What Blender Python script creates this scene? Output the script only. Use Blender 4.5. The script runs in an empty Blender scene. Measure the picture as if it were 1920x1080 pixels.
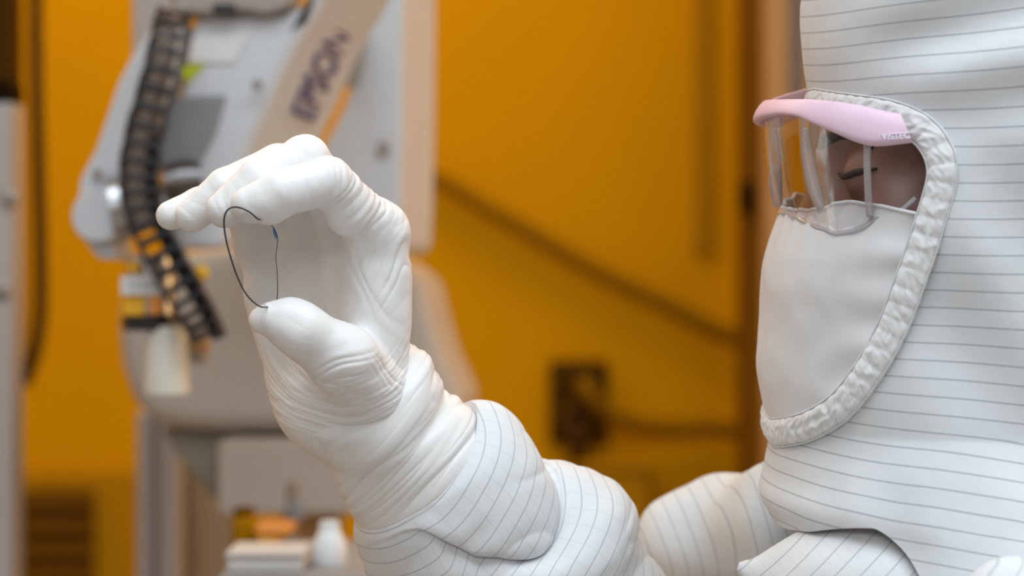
import bpy, bmesh, math, random
import numpy as np
from mathutils import Vector, Matrix
random.seed(3)
SC = bpy.context.scene
COL = SC.collection
K = 0.45 / 1.2 / 1920.0            # metres per pixel per metre of distance
CZ = 1.48                          # camera height
D0 = 1.2                           # distance of the gloved hand

def P(px, py, d):
    return np.array([(px - 960) * K * d, d - 1.2, CZ + (540 - py) * K * d])
def W(px, py, mm=0.0):
    return P(px, py, D0 + mm * 0.001)
def proj(p):
    d = p[..., 1] + 1.2
    return 960 + p[..., 0] / (K * d), 540 - (p[..., 2] - CZ) / (K * d)

# ------------------------------------------------------------------ materials
def mat(name, color, rough=0.5, metal=0.0, bump=0.0, bscale=200.0, spec=0.5, noise_col=0.0, nscale=8.0, sss=0.0, emis=None):
    m = bpy.data.materials.new(name); m.use_nodes = True
    nt = m.node_tree; b = nt.nodes['Principled BSDF']
    b.inputs['Base Color'].default_value = (*color, 1)
    b.inputs['Roughness'].default_value = rough
    b.inputs['Metallic'].default_value = metal
    b.inputs['Specular IOR Level'].default_value = spec
    if sss:
        b.inputs['Subsurface Weight'].default_value = sss
        b.inputs['Subsurface Radius'].default_value = (0.006, 0.004, 0.003)
        b.inputs['Subsurface Scale'].default_value = 1.0
    tc = nt.nodes.new('ShaderNodeTexCoord')
    if noise_col:
        n = nt.nodes.new('ShaderNodeTexNoise'); n.inputs['Scale'].default_value = nscale; n.inputs['Detail'].default_value = 4
        nt.links.new(tc.outputs['Object'], n.inputs['Vector'])
        mr = nt.nodes.new('ShaderNodeMapRange')
        mr.inputs['To Min'].default_value = 1 - noise_col; mr.inputs['To Max'].default_value = 1 + noise_col
        nt.links.new(n.outputs['Fac'], mr.inputs['Value'])
        mx = nt.nodes.new('ShaderNodeVectorMath'); mx.operation = 'SCALE'
        mx.inputs[0].default_value = color
        nt.links.new(mr.outputs['Result'], mx.inputs['Scale'])
        nt.links.new(mx.outputs['Vector'], b.inputs['Base Color'])
    if bump:
        n = nt.nodes.new('ShaderNodeTexNoise'); n.inputs['Scale'].default_value = bscale; n.inputs['Detail'].default_value = 3
        nt.links.new(tc.outputs['Object'], n.inputs['Vector'])
        bp = nt.nodes.new('ShaderNodeBump'); bp.inputs['Strength'].default_value = bump; bp.inputs['Distance'].default_value = 0.001
        nt.links.new(n.outputs['Fac'], bp.inputs['Height'])
        nt.links.new(bp.outputs['Normal'], b.inputs['Normal'])
    if emis:
        b.inputs['Emission Color'].default_value = (*emis[0], 1); b.inputs['Emission Strength'].default_value = emis[1]
    return m

def fabric(name, base, line, spacing=0.0072, width=0.085, cross=0.25, crossw=0.06, cspacing=0.0072, bump=0.35):
    """woven cleanroom cloth: dark carbon threads at constant v, faint ones at constant u"""
    m = bpy.data.materials.new(name); m.use_nodes = True
    nt = m.node_tree; b = nt.nodes['Principled BSDF']
    b.inputs['Roughness'].default_value = 0.75
    b.inputs['Specular IOR Level'].default_value = 0.25
    b.inputs['Sheen Weight'].default_value = 0.15
    uv = nt.nodes.new('ShaderNodeUVMap'); sp = nt.nodes.new('ShaderNodeSeparateXYZ')
    nt.links.new(uv.outputs['UV'], sp.inputs[0])
    def lines(sock, spc, wd, amt):
        a = nt.nodes.new('ShaderNodeMath'); a.operation = 'MULTIPLY'; a.inputs[1].default_value = 1 / spc
        f = nt.nodes.new('ShaderNodeMath'); f.operation = 'FRACT'
        s = nt.nodes.new('ShaderNodeMath'); s.operation = 'SUBTRACT'; s.inputs[1].default_value = 0.5
        ab = nt.nodes.new('ShaderNodeMath'); ab.operation = 'ABSOLUTE'
        r = nt.nodes.new('ShaderNodeMapRange'); r.interpolation_type = 'SMOOTHSTEP'
        r.inputs['From Min'].default_value = 0.5 - wd; r.inputs['From Max'].default_value = 0.5 - wd * 0.4
        r.inputs['To Max'].default_value = amt
        nt.links.new(sock, a.inputs[0]); nt.links.new(a.outputs[0], f.inputs[0]); nt.links.new(f.outputs[0], s.inputs[0])
        nt.links.new(s.outputs[0], ab.inputs[0]); nt.links.new(ab.outputs[0], r.inputs['Value'])
        return r.outputs['Result']
    l1 = lines(sp.outputs['Y'], spacing, width, 0.68)
    mx = nt.nodes.new('ShaderNodeMix'); mx.data_type = 'RGBA'
    mx.inputs['A'].default_value = (*base, 1); mx.inputs['B'].default_value = (*line, 1)
    if cross > 0:
        l2 = lines(sp.outputs['X'], cspacing, crossw, cross)
        mm = nt.nodes.new('ShaderNodeMath'); mm.operation = 'MAXIMUM'
        nt.links.new(l1, mm.inputs[0]); nt.links.new(l2, mm.inputs[1]); l1 = mm.outputs[0]
    nt.links.new(l1, mx.inputs['Factor']); nt.links.new(mx.outputs['Result'], b.inputs['Base Color'])
    tc = nt.nodes.new('ShaderNodeTexCoord')
    n = nt.nodes.new('ShaderNodeTexNoise'); n.inputs['Scale'].default_value = 55; n.inputs['Detail'].default_value = 5
    nt.links.new(tc.outputs['Object'], n.inputs['Vector'])
    bp = nt.nodes.new('ShaderNodeBump'); bp.inputs['Strength'].default_value = bump; bp.inputs['Distance'].default_value = 0.002
    nt.links.new(n.outputs['Fac'], bp.inputs['Height']); nt.links.new(bp.outputs['Normal'], b.inputs['Normal'])
    return m

def clear(name, tint=(1, 1, 1), refl=1.0, rough=0.03, ior=1.5, haze=0.0):
    m = bpy.data.materials.new(name); m.use_nodes = True
    nt = m.node_tree; nt.nodes.clear()
    out = nt.nodes.new('ShaderNodeOutputMaterial')
    t = nt.nodes.new('ShaderNodeBsdfTransparent'); t.inputs[0].default_value = (*tint, 1)
    g = nt.nodes.new('ShaderNodeBsdfGlossy'); g.inputs['Roughness'].default_value = rough
    fr = nt.nodes.new('ShaderNodeFresnel'); fr.inputs['IOR'].default_value = ior
    mu = nt.nodes.new('ShaderNodeMath'); mu.operation = 'MULTIPLY'; mu.inputs[1].default_value = refl; mu.use_clamp = True
    nt.links.new(fr.outputs[0], mu.inputs[0])
    mx = nt.nodes.new('ShaderNodeMixShader')
    nt.links.new(mu.outputs[0], mx.inputs[0]); nt.links.new(t.outputs[0], mx.inputs[1]); nt.links.new(g.outputs[0], mx.inputs[2])
    last = mx.outputs[0]
    if haze:
        df = nt.nodes.new('ShaderNodeBsdfDiffuse'); df.inputs[0].default_value = (.9, .9, .92, 1)
        m2 = nt.nodes.new('ShaderNodeMixShader'); m2.inputs[0].default_value = haze
        nt.links.new(last, m2.inputs[1]); nt.links.new(df.outputs[0], m2.inputs[2]); last = m2.outputs[0]
    nt.links.new(last, out.inputs[0])
    return m

M = {}
M['glove'] = mat('glove_latex', (0.86, 0.855, 0.85), 0.40, bump=0.10, bscale=900, spec=0.4)
M['hood'] = fabric('hood_cloth', (0.74, 0.77, 0.80), (0.38, 0.41, 0.44), width=0.075, cross=0.0)
M['sleeve'] = fabric('coverall_cloth', (0.76, 0.78, 0.80), (0.42, 0.45, 0.49), width=0.065, cross=0.16, crossw=0.05)
M['mask'] = mat('mask_cloth', (0.74, 0.74, 0.755), 0.8, bump=0.2, bscale=90, spec=0.2)
M['binding'] = fabric('binding_cloth', (0.80, 0.81, 0.82), (0.62, 0.64, 0.66), spacing=0.0085, width=0.05, cross=0.0, bump=0.6)
M['skin'] = mat('brown_skin', (0.27, 0.145, 0.112), 0.42, bump=0.15, bscale=500, sss=0.05, noise_col=0.12, nscale=60)
M['hair'] = mat('black_hair', (0.012, 0.010, 0.010), 0.5)
M['lash'] = mat('dark_lashes', (0.03, 0.017, 0.013), 0.7)
M['eye'] = mat('eyeball', (0.35, 0.30, 0.27), 0.2)
M['iris'] = mat('iris', (0.015, 0.008, 0.005), 0.15)
M['pink'] = mat('pink_plastic', (0.76, 0.55, 0.68), 0.38, spec=0.5)
M['pinkd'] = mat('pink_plastic_inner', (0.70, 0.40, 0.52), 0.4)
M['lens'] = clear('clear_lens', (0.98, 0.975, 0.98), 0.30, 0.06, ior=1.45)
M['lens_rim'] = clear('clear_lens_edge', (0.90, 0.85, 0.92), 2.2, 0.08, haze=0.32)  # haze whitens edge and nose tubes in place of reflection streaks
M['film'] = clear('clear_film', (0.97, 0.97, 0.98), 0.5, 0.08, haze=0.02)
M['film_rim'] = mat('film_rim', (0.02, 0.018, 0.015), 0.35)
M['blue'] = mat('blue_mark', (0.10, 0.28, 0.72), 0.4)
M['letter_white'] = mat('letter_white', (0.85, 0.86, 0.92), 0.5)
M['robot'] = mat('robot_paint', (0.60, 0.62, 0.655), 0.42, noise_col=0.02)
M['robot_dark'] = mat('robot_recess', (0.25, 0.26, 0.275), 0.5)  # dark grey for the shade in the forearm recess; also the rod clamp
M['robot_brown'] = mat('robot_gusset', (0.26, 0.22, 0.17), 0.6)
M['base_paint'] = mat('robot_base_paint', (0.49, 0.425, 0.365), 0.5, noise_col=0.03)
M['black'] = mat('black_plastic', (0.012, 0.012, 0.016), 0.32)
M['rubber'] = mat('black_rubber', (0.02, 0.02, 0.022), 0.6)
M['chrome'] = mat('bright_metal', (0.50, 0.50, 0.51), 0.28, metal=1.0)
M['steel'] = mat('brushed_steel', (0.34, 0.29, 0.25), 0.42, metal=0.8, noise_col=0.1, nscale=30)
M['dsteel'] = mat('dark_polished_steel', (0.16, 0.15, 0.15), 0.25, metal=1.0)
M['logo'] = mat('logo_blue', (0.045, 0.04, 0.20), 0.5)
M['lime'] = mat('lime_sticker', (0.50, 0.56, 0.005), 0.5)
M['labelw'] = mat('white_label', (0.72, 0.71, 0.70), 0.5)
M['greytext'] = mat('grey_print', (0.36, 0.36, 0.37), 0.6)
M['yellow'] = mat('yellow_plastic', (0.80, 0.42, 0.01), 0.4)
M['orange'] = mat('orange_plastic', (0.80, 0.30, 0.04), 0.4)
M['nozzle'] = mat('frosted_cup', (0.70, 0.68, 0.60), 0.35)
M['amber'] = mat('amber_wall_panel', (0.60, 0.27, 0.001), 0.7, noise_col=0.03, nscale=1.5, spec=0.03)
M['amber_dark'] = mat('amber_strip', (0.38, 0.175, 0.002), 0.6, spec=0.05)
M['brown'] = mat('brown_metal', (0.15, 0.060, 0.002), 0.6, spec=0.05)
M['dkbrown'] = mat('dark_brown_plate', (0.060, 0.024, 0.001), 0.7, spec=0.05)
M['black_brown'] = mat('socket_black', (0.012, 0.005, 0.001), 0.7, spec=0.05)
M['tan'] = mat('tan_post', (0.50, 0.28, 0.12), 0.6, spec=0.1)
M['taupe'] = mat('taupe_post', (0.17, 0.14, 0.12), 0.6)
M['cord'] = mat('amber_brown_cord', (0.24, 0.11, 0.001), 0.7, spec=0.05)
M['hose'] = mat('dark_brown_hose', (0.05, 0.019, 0.001), 0.6, spec=0.1)
M['post'] = mat('pale_grey_post', (0.46, 0.42, 0.40), 0.5)
M['alu'] = mat('aluminium_profile', (0.44, 0.415, 0.40), 0.45, metal=0.3)
M['bench'] = mat('bench_grey', (0.30, 0.28, 0.28), 0.6)
M['whitebox'] = mat('white_box', (0.62, 0.60, 0.58), 0.6)
M['bottle'] = mat('white_bottle', (0.78, 0.82, 0.85), 0.35)
M['floor'] = mat('floor_vinyl', (0.45, 0.44, 0.42), 0.5, noise_col=0.05)
M['white'] = mat('white_wall', (0.78, 0.78, 0.78), 0.7)
M['boot'] = mat('white_boot', (0.7, 0.7, 0.72), 0.6)
M['amber2'] = mat('orange_tub', (0.75, 0.34, 0.02), 0.45)

# ------------------------------------------------------------------ objects
def link(o, parent=None):
    COL.objects.link(o)
    if parent is not None: o.parent = parent
    return o
def tag(o, label, cat, group=None):
    o['label'] = label; o['category'] = cat
    if group: o['group'] = group
    return o
def thing(name, loc, label, cat, group=None):
    o = bpy.data.objects.new(name, None); o.location = Vector(loc); o.empty_display_size = 0.02
    COL.objects.link(o)
    return tag(o, label, cat, group)
def struct(o):
    o['kind'] = 'structure'; return o
def place(o, parent):
    """parent o (built in world coordinates) to parent, keeping it where it stands; o gets its own local origin at parent"""
    par_loc = Vector((0, 0, 0)); q = parent
    while q is not None:
        par_loc += q.location; q = q.parent
    o.data.transform(Matrix.Translation(-par_loc))
    o.parent = parent
    return o
def mesh_np(name, V, F, material, parent=None, uv=None, smooth=True):
    me = bpy.data.meshes.new(name)
    V = np.asarray(V, dtype=np.float64)
    me.from_pydata(V.tolist(), [], F.tolist() if isinstance(F, np.ndarray) else F)
    me.materials.append(material)
    if uv is not None:
        lay = me.uv_layers.new(name='UVMap')
        vi = np.empty(len(me.loops), dtype=np.int32); me.loops.foreach_get('vertex_index', vi)
        lay.data.foreach_set('uv', np.asarray(uv, dtype=np.float32)[vi].ravel())
    if smooth: me.polygons.foreach_set('use_smooth', [True] * len(me.polygons))
    me.update()
    o = bpy.data.objects.new(name, me); COL.objects.link(o)
    if parent is not None: place(o, parent)
    return o
def bm_obj(name, bm, material, parent=None, smooth=False):
    bmesh.ops.recalc_face_normals(bm, faces=bm.faces)
    me = bpy.data.meshes.new(name); bm.to_mesh(me); bm.free()
    me.materials.append(material)
    if smooth: me.polygons.foreach_set('use_smooth', [True] * len(me.polygons))
    o = bpy.data.objects.new(name, me); COL.objects.link(o)
    if parent is not None: place(o, parent)
    return o
def bevel(o, w, seg=3, angle=0.6):
    m = o.modifiers.new('Bevel', 'BEVEL'); m.width = w; m.segments = seg; m.limit_method = 'ANGLE'; m.angle_limit = angle
    o.data.polygons.foreach_set('use_smooth', [True] * len(o.data.polygons))
    w_ = o.modifiers.new('WN', 'WEIGHTED_NORMAL'); w_.keep_sharp = True
    return o
def box_bm(lo, hi, bm=None):
    bm = bm or bmesh.new()
    r = bmesh.ops.create_cube(bm, size=1.0)
    c = (Vector(lo) + Vector(hi)) / 2; s = Vector(hi) - Vector(lo)
    for v in r['verts']: v.co = Vector((v.co.x * s.x, v.co.y * s.y, v.co.z * s.z)) + c
    return bm
def box(name, lo, hi, material, parent=None, bw=0.0):
    o = bm_obj(name, box_bm(lo, hi), material, parent)
    if bw: bevel(o, bw)
    return o
def pbox(name, x0, y0, x1, y1, d, depth, material, parent=None, bw=0.002):
    """box whose front face spans the given rectangle at distance d"""
    a = P(x0, y1, d); b = P(x1, y0, d)
    return box(name, (a[0], a[1], a[2]), (b[0], a[1] + depth, b[2]), material, parent, bw)
def prism(name, pts, d, ext, material, parent=None, bw=0.004, seg=3, dz=None):
    bm = bmesh.new()
    f = [bm.verts.new(P(x, y, d if dz is None else d + dz[i])) for i, (x, y) in enumerate(pts)]
    e = Vector(ext)
    g = [bm.verts.new(v.co + e) for v in f]
    bm.faces.new(f); bm.faces.new(g[::-1])
    n = len(f)
    for i in range(n): bm.faces.new((f[i], g[i], g[(i + 1) % n], f[(i + 1) % n]))
    o = bm_obj(name, bm, material, parent)
    if bw: bevel(o, bw, seg)
    return o
def frame_at(d):
    d = np.asarray(d, float); d = d / np.linalg.norm(d)
    a = np.array([0, 0, 1.0]) if abs(d[2]) < 0.9 else np.array([1.0, 0, 0])
    u = np.cross(a, d); u /= np.linalg.norm(u)
    return u, np.cross(d, u), d
def lathe(name, base, axis, prof, material, parent=None, n=40):
    u, v, w = frame_at(axis); base = np.asarray(base, float)
    V = []; F = []
    for (h, r) in prof:
        for i in range(n):
            a = 2 * math.pi * i / n
            V.append(base + w * h + r * (math.cos(a) * u + math.sin(a) * v))
    for k in range(len(prof) - 1):
        for i in range(n):
            j = (i + 1) % n
            F.append([k * n + i, k * n + j, (k + 1) * n + j, (k + 1) * n + i])
    F.append(list(range(n))[::-1]); F.append([(len(prof) - 1) * n + i for i in range(n)])
    o = mesh_np(name, V, F, material, parent)
    bev = o.modifiers.new('Edge', 'EDGE_SPLIT'); bev.split_angle = 0.7
    return o
def spline(pts, n):
    pts = np.asarray(pts, float); m = len(pts)
    out = []
    for q in np.linspace(0, m - 1, n):
        i = min(int(q), m - 2); t = q - i
        p0 = pts[max(i - 1, 0)]; p1 = pts[i]; p2 = pts[i + 1]; p3 = pts[min(i + 2, m - 1)]
        out.append(0.5 * ((2 * p1) + (-p0 + p2) * t + (2 * p0 - 5 * p1 + 4 * p2 - p3) * t * t + (-p0 + 3 * p1 - 3 * p2 + p3) * t ** 3))
    return np.array(out)
def tube(name, pts, rad, material, parent=None, n=12, ns=None, closed=False):
    p = spline(pts, ns or len(pts) * 10) if not closed else np.asarray(pts, float)
    m = len(p)
    rad = np.interp(np.linspace(0, 1, m), np.linspace(0, 1, len(rad)), rad) if hasattr(rad, '__len__') else np.full(m, rad)
    t = np.gradient(p, axis=0) if not closed else np.roll(p, -1, 0) - np.roll(p, 1, 0)
    t /= np.linalg.norm(t, axis=1)[:, None] + 1e-12
    V = []; u, v, w = frame_at(t[0])
    for i in range(m):
        u = u - t[i] * np.dot(u, t[i]); u /= np.linalg.norm(u); v = np.cross(t[i], u)
        for k in range(n):
            a = 2 * math.pi * k / n
            V.append(p[i] + rad[i] * (math.cos(a) * u + math.sin(a) * v))
    F = []
    for i in range(m if closed else m - 1):
        ii = (i + 1) % m
        for k in range(n):
            kk = (k + 1) % n
            F.append([i * n + k, i * n + kk, ii * n + kk, ii * n + k])
    if not closed:
        F.append(list(range(n))[::-1]); F.append([(m - 1) * n + k for k in range(n)])
    return mesh_np(name, V, F, material, parent)
def text(name, body, origin, xdir, ydir, width, height, material, parent, thick=0.0004):
    cu = bpy.data.curves.new('txt', 'FONT'); cu.body = body; cu.extrude = 0.5; cu.size = 1.0
    to = bpy.data.objects.new('txt', cu); COL.objects.link(to)
    dg = bpy.context.evaluated_depsgraph_get(); dg.update()
    me = bpy.data.meshes.new_from_object(to.evaluated_get(dg))
    bpy.data.objects.remove(to); bpy.data.curves.remove(cu)
    V = np.array([v.co[:] for v in me.vertices]); F = [list(p.vertices) for p in me.polygons]
    bpy.data.meshes.remove(me)
    lo = V.min(0); hi = V.max(0); V = (V - lo) / (hi - lo + 1e-9)
    x = np.asarray(xdir, float); x /= np.linalg.norm(x); y = np.asarray(ydir, float); y -= x * np.dot(x, y); y /= np.linalg.norm(y)
    z = np.cross(x, y)
    Wv = np.asarray(origin)[None] + V[:, :1] * width * x + V[:, 1:2] * height * y + (V[:, 2:] - 0.3) * thick * z
    return mesh_np(name, Wv, F, material, parent, smooth=False)

# ------------------------------------------------------------------ noise and distance fields
_rng = np.random.RandomState(11)
_perm = np.concatenate([_rng.permutation(256)] * 3)
_grad = _rng.normal(size=(256, 3)); _grad /= np.linalg.norm(_grad, axis=1)[:, None]
def perlin(p):
    p = np.asarray(p, float)
    i = np.floor(p).astype(int); f = p - i; i &= 255
    u = f * f * f * (f * (f * 6 - 15) + 10)
    r = 0
    for dx in (0, 1):
        for dy in (0, 1):
            for dz in (0, 1):
                h = _perm[_perm[_perm[i[..., 0] + dx] + i[..., 1] + dy] + i[..., 2] + dz]
                g = _grad[h]
                d = g[..., 0] * (f[..., 0] - dx) + g[..., 1] * (f[..., 1] - dy) + g[..., 2] * (f[..., 2] - dz)
                w = (u[..., 0] if dx else 1 - u[..., 0]) * (u[..., 1] if dy else 1 - u[..., 1]) * (u[..., 2] if dz else 1 - u[..., 2])
                r = r + d * w
    return r
def sm(a, b, x):
    t = np.clip((x - a) / (b - a), 0, 1); return t * t * (3 - 2 * t)
def smin(a, b, k):
    h = np.clip(0.5 + 0.5 * (b - a) / k, 0, 1)
    return b + (a - b) * h - k * h * (1 - h)
def smax(a, b, k): return -smin(-a, -b, k)
def cap(p, a, b, ra, rb):
    a = np.asarray(a, np.float32); ba = np.asarray(b, np.float32) - a
    pa = p - a
    t = np.clip((pa @ ba) / float(ba @ ba), 0, 1)
    q = pa - t[..., None] * ba
    return np.sqrt((q * q).sum(-1)) - (ra + (rb - ra) * t)
def sph(p, c, r):
    q = p - np.asarray(c, np.float32); return np.sqrt((q * q).sum(-1)) - r
def ell(p, c, r):
    r = np.asarray(r, np.float32); q = (p - np.asarray(c, np.float32))
    k0 = np.sqrt(((q / r) ** 2).sum(-1)); k1 = np.sqrt(((q / (r * r)) ** 2).sum(-1)) + 1e-9
    return k0 * (k0 - 1) / k1
def surface(fn, lo, hi, h, relax=2, project=2):
    """surface nets of fn < 0 on a regular grid"""
    lo = np.asarray(lo, float); n = np.ceil((np.asarray(hi, float) - lo) / h).astype(int) + 1
    ax = [lo[k] + h * np.arange(n[k]) for k in range(3)]
    Vv = np.empty(n, np.float32)
    for i0 in range(0, n[0], 16):
        g = np.stack(np.meshgrid(ax[0][i0:i0 + 16], ax[1], ax[2], indexing='ij'), -1).astype(np.float32)
        Vv[i0:i0 + 16] = fn(g)
    ins = Vv < 0
    c = np.zeros(n - 1, np.int8)
    for dx in (0, 1):
        for dy in (0, 1):
            for dz in (0, 1):
                c += ins[dx:n[0] - 1 + dx, dy:n[1] - 1 + dy, dz:n[2] - 1 + dz]
    act = np.argwhere((c > 0) & (c < 8))
    idx = -np.ones(n - 1, np.int32); idx[tuple(act.T)] = np.arange(len(act))
    acc = np.zeros((len(act), 3)); cnt = np.zeros(len(act))
    cor = [(x, y, z) for x in (0, 1) for y in (0, 1) for z in (0, 1)]
    for a in cor:
        for k in range(3):
            if a[k]: continue
            b = list(a); b[k] = 1
            va = Vv[act[:, 0] + a[0], act[:, 1] + a[1], act[:, 2] + a[2]]; vb = Vv[act[:, 0] + b[0], act[:, 1] + b[1], act[:, 2] + b[2]]
            m = (va < 0) != (vb < 0)
            t = np.where(m, va / np.where(m, va - vb, 1), 0)
            pt = np.tile(np.array(a, float), (len(act), 1)); pt[:, k] = t
            acc[m] += pt[m]; cnt[m] += 1
    V = lo + h * (act + acc / cnt[:, None])
    Fs = []
    for k in range(3):
        s0 = [slice(0, None)] * 3; s1 = [slice(0, None)] * 3
        s0[k] = slice(0, -1); s1[k] = slice(1, None)
        e = np.argwhere(ins[tuple(s0)] != ins[tuple(s1)])
        a, b = (k + 1) % 3, (k + 2) % 3
        ok = (e[:, a] > 0) & (e[:, b] > 0) & (e[:, a] < n[a] - 1) & (e[:, b] < n[b] - 1)
        e = e[ok]
        if not len(e): continue
        def cell(da, db):
            q = e.copy(); q[:, a] -= da; q[:, b] -= db
            return idx[q[:, 0], q[:, 1], q[:, 2]]
        quad = np.stack([cell(1, 1), cell(0, 1), cell(0, 0), cell(1, 0)], 1)
        fl = ~ins[e[:, 0], e[:, 1], e[:, 2]]
        quad[fl] = quad[fl][:, ::-1]
        Fs.append(quad)
    F = np.concatenate(Fs); F = F[(F >= 0).all(1)]
    for _ in range(relax): V = laplace(V, F, 0.5)
    for _ in range(project):
        f, g = fgrad(fn, V, h * 0.5)
        V = V - np.clip(f, -h, h)[:, None] * g / np.maximum((g * g).sum(1), 0.3)[:, None]
    V = laplace(V, F, 0.3)
    return V, F
def laplace(V, F, w):
    S = np.zeros_like(V); C = np.zeros(len(V))
    for i in range(4):
        j = (i + 1) % 4
        np.add.at(S, F[:, i], V[F[:, j]]); np.add.at(S, F[:, j], V[F[:, i]])
        np.add.at(C, F[:, i], 1); np.add.at(C, F[:, j], 1)
    C[C == 0] = 1
    return V + w * (S / C[:, None] - V)
def fgrad(fn, V, e):
    p = V.astype(np.float32)
    f = fn(p)
    g = np.stack([fn(p + np.float32(e) * np.eye(3, dtype=np.float32)[k]) - fn(p - np.float32(e) * np.eye(3, dtype=np.float32)[k]) for k in range(3)], -1) / (2 * e)
    return f.astype(float), g.astype(float)
def unit(g): return g / (np.linalg.norm(g, axis=-1, keepdims=True) + 1e-9)

# ================================================================== THE PERSON
person = thing('person', (0.30, 0.03, 0.0),
               'person in white striped cleanroom hood and coverall holding up a clear disc', 'person')

# ---------------- gloved right hand
I = {'ind': [(706, 436, 0), (614, 340, -28), (528, 362, -37), (467, 384, -37)],
     'mid': [(650, 415, 18), (572, 299, -12), (488, 340, -20), (421, 393, -22)],
     'rin': [(585, 420, 33), (522, 314, 5), (424, 354, -1), (360, 404, -2)],
     'lit': [(497, 455, 45), (440, 362, 20), (374, 384, 14), (320, 404, 12)]}
RR = {'ind': [13.2, 11.2, 10.0, 7.8], 'mid': [13, 10.8, 10.2, 8.2], 'rin': [13, 10.3, 9.2, 7.6], 'lit': [12.5, 9.0, 7.8, 6.6]}
def hand_sdf(p):
    mm = 0.001
    palm = None
    for a, b, ra, rb in [((706, 440, 0), (692, 720, 8), 13.4, 14.5), ((650, 420, 18), (655, 735, 15), 13, 15.5),
                         ((575, 428, 33), (612, 735, 24), 13, 14.5), ((499, 458, 45), (580, 725, 31), 13.5, 14.5),
                         ((515, 560, 41), (562, 680, 33), 12.5, 16.0), ((712, 520, 4), (712, 660, 3), 12.6, 12.6)]:
        d = cap(p, W(*a), W(*b), ra * mm, rb * mm)
        palm = d if palm is None else smin(palm, d, 0.010)
    wr = cap(p, W(640, 755, 18), W(730, 826, 32), 0.0265, 0.0255)
    wr = smin(wr, cap(p, W(600, 762, 24), W(690, 830, 30), 0.0165, 0.014), 0.008)
    palm = smin(palm, wr, 0.016)
    fing = None
    for f in ('ind', 'mid', 'rin', 'lit'):
        c = [W(*q) for q in I[f]]; r = [x * mm for x in RR[f]]
        d = cap(p, c[0], c[1], r[0] * 0.96, r[1])
        d = smin(d, cap(p, c[1], c[2], r[1], r[2]), 0.0018)
        d = smin(d, cap(p, c[2], c[3], r[2], r[3]), 0.0015)
        palm = smin(palm, sph(p, c[0], r[0]), 0.006)
        fing = d if fing is None else smin(fing, d, 0.0016)
    fing = smin(fing, sph(p, W(505, 387, -38), 0.0078), 0.004)         # pad of the index fingertip
    fing = smin(fing, sph(p, W(650, 402, -18), 0.0095), 0.005)
    fing = smin(fing, cap(p, W(566, 301, -9), W(520, 318, 4), 0.0098, 0.0092), 0.002)
    d = smin(palm, fing, 0.006)
    th = cap(p, W(700, 745, 0), W(645, 676, -22), 0.0165, 0.0150)
    th = smin(th, cap(p, W(645, 676, -22), W(566, 622, -32), 0.0145, 0.0116), 0.006)
    th = smin(th, cap(p, W(566, 622, -32), W(505, 600, -33), 0.0115, 0.0074), 0.004)
    th = smin(th, sph(p, W(543, 603, -32), 0.0105), 0.004)
    th = smin(th, sph(p, W(484, 601, -33), 0.0038), 0.004)
    return smin(d, th, 0.008)
lo = W(262, 905, 90); hi = W(810, 225, 90)
Vh, Fh = surface(hand_sdf, (lo[0], W(0, 0, -66)[1], lo[2]), (hi[0], W(0, 0, 72)[1], hi[2]), 0.00085, relax=2, project=2)
def subdivide(V, F):
    o = mesh_np('tmp', V, F, M['glove']); o.modifiers.new('S', 'SUBSURF').levels = 1
    dg = bpy.context.evaluated_depsgraph_get(); dg.update()
    me = bpy.data.meshes.new_from_object(o.evaluated_get(dg))
    Vn = np.empty(len(me.vertices) * 3); me.vertices.foreach_get('co', Vn)
    Fn = np.empty(len(me.polygons) * 4, np.int32); me.polygons.foreach_get('vertices', Fn)
    m0 = o.data; bpy.data.objects.remove(o); bpy.data.meshes.remove(m0); bpy.data.meshes.remove(me)
    return Vn.reshape(-1, 3), Fn.reshape(-1, 4)
Vh, Fh = subdivide(Vh, Fh)
_, g = fgrad(hand_sdf, Vh, 0.001); Nh = unit(g)
def wrinkle(V, centre, R, axis, freq, amp, stretch=0.14, seed=0.0, sharp=1.6):
    c = np.asarray(centre); a = unit(np.asarray(axis, float))
    q = (V - c) * 1000
    u, v, w = frame_at(a)
    s = q @ w
    warp = perlin(np.stack([q[:, 0] * .05 + seed, q[:, 1] * .05, q[:, 2] * .05], 1))
    pp = np.stack([s * freq + warp * 1.2 + seed, (q @ u) * freq * stretch + 3.1, (q @ v) * freq * stretch + 7.7], 1)
    n = 1 - np.abs(perlin(pp)) * 2.2
    n = np.clip(n, 0, 1) ** sharp
    fall = np.exp(-((q / R) ** 2).sum(1) * 1.2)
    return -amp * 0.001 * n * fall
iax = W(*I['ind'][1]) - W(*I['ind'][0])
def wrinkle_arc(V, centre, r0, r1, freq, amp, seed=0.0):
    """concentric creases below a centre, running round it"""
    q = (V - np.asarray(centre)) * 1000
    r = np.hypot(q[:, 0], q[:, 2]); an = np.arctan2(q[:, 0], -q[:, 2])
    wp = perlin(np.stack([q[:, 0] * .04 + seed, q[:, 2] * .04, q[:, 1] * .02], 1))
    n = 1 - np.abs(perlin(np.stack([r * freq + 1.3 * wp + seed, an * 1.1, q[:, 1] * 0.02], 1))) * 2.3
    n = np.clip(n, 0, 1) ** 1.5
    return -amp * 0.001 * n * sm(r0 - 5, r0 + 3, r) * (1 - sm(r1 - 2, r1 + 6, r)) * (1 - sm(1.0, 1.7, np.abs(an)))
disp = np.zeros(len(Vh))
disp += wrinkle(Vh, W(615, 335, -38), 15, W(560, 352, -34) - W(680, 350, -20), 0.22, 1.5, 0.06, 1.0)
disp += wrinkle(Vh, W(670, 385, -18), 19, iax, 0.21, 1.6, 0.05, 2.0)
disp += wrinkle(Vh, W(716, 470, -12), 20, (0.86, -0.1, -0.5), 0.20, 1.4, 0.05, 3.0)
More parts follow.
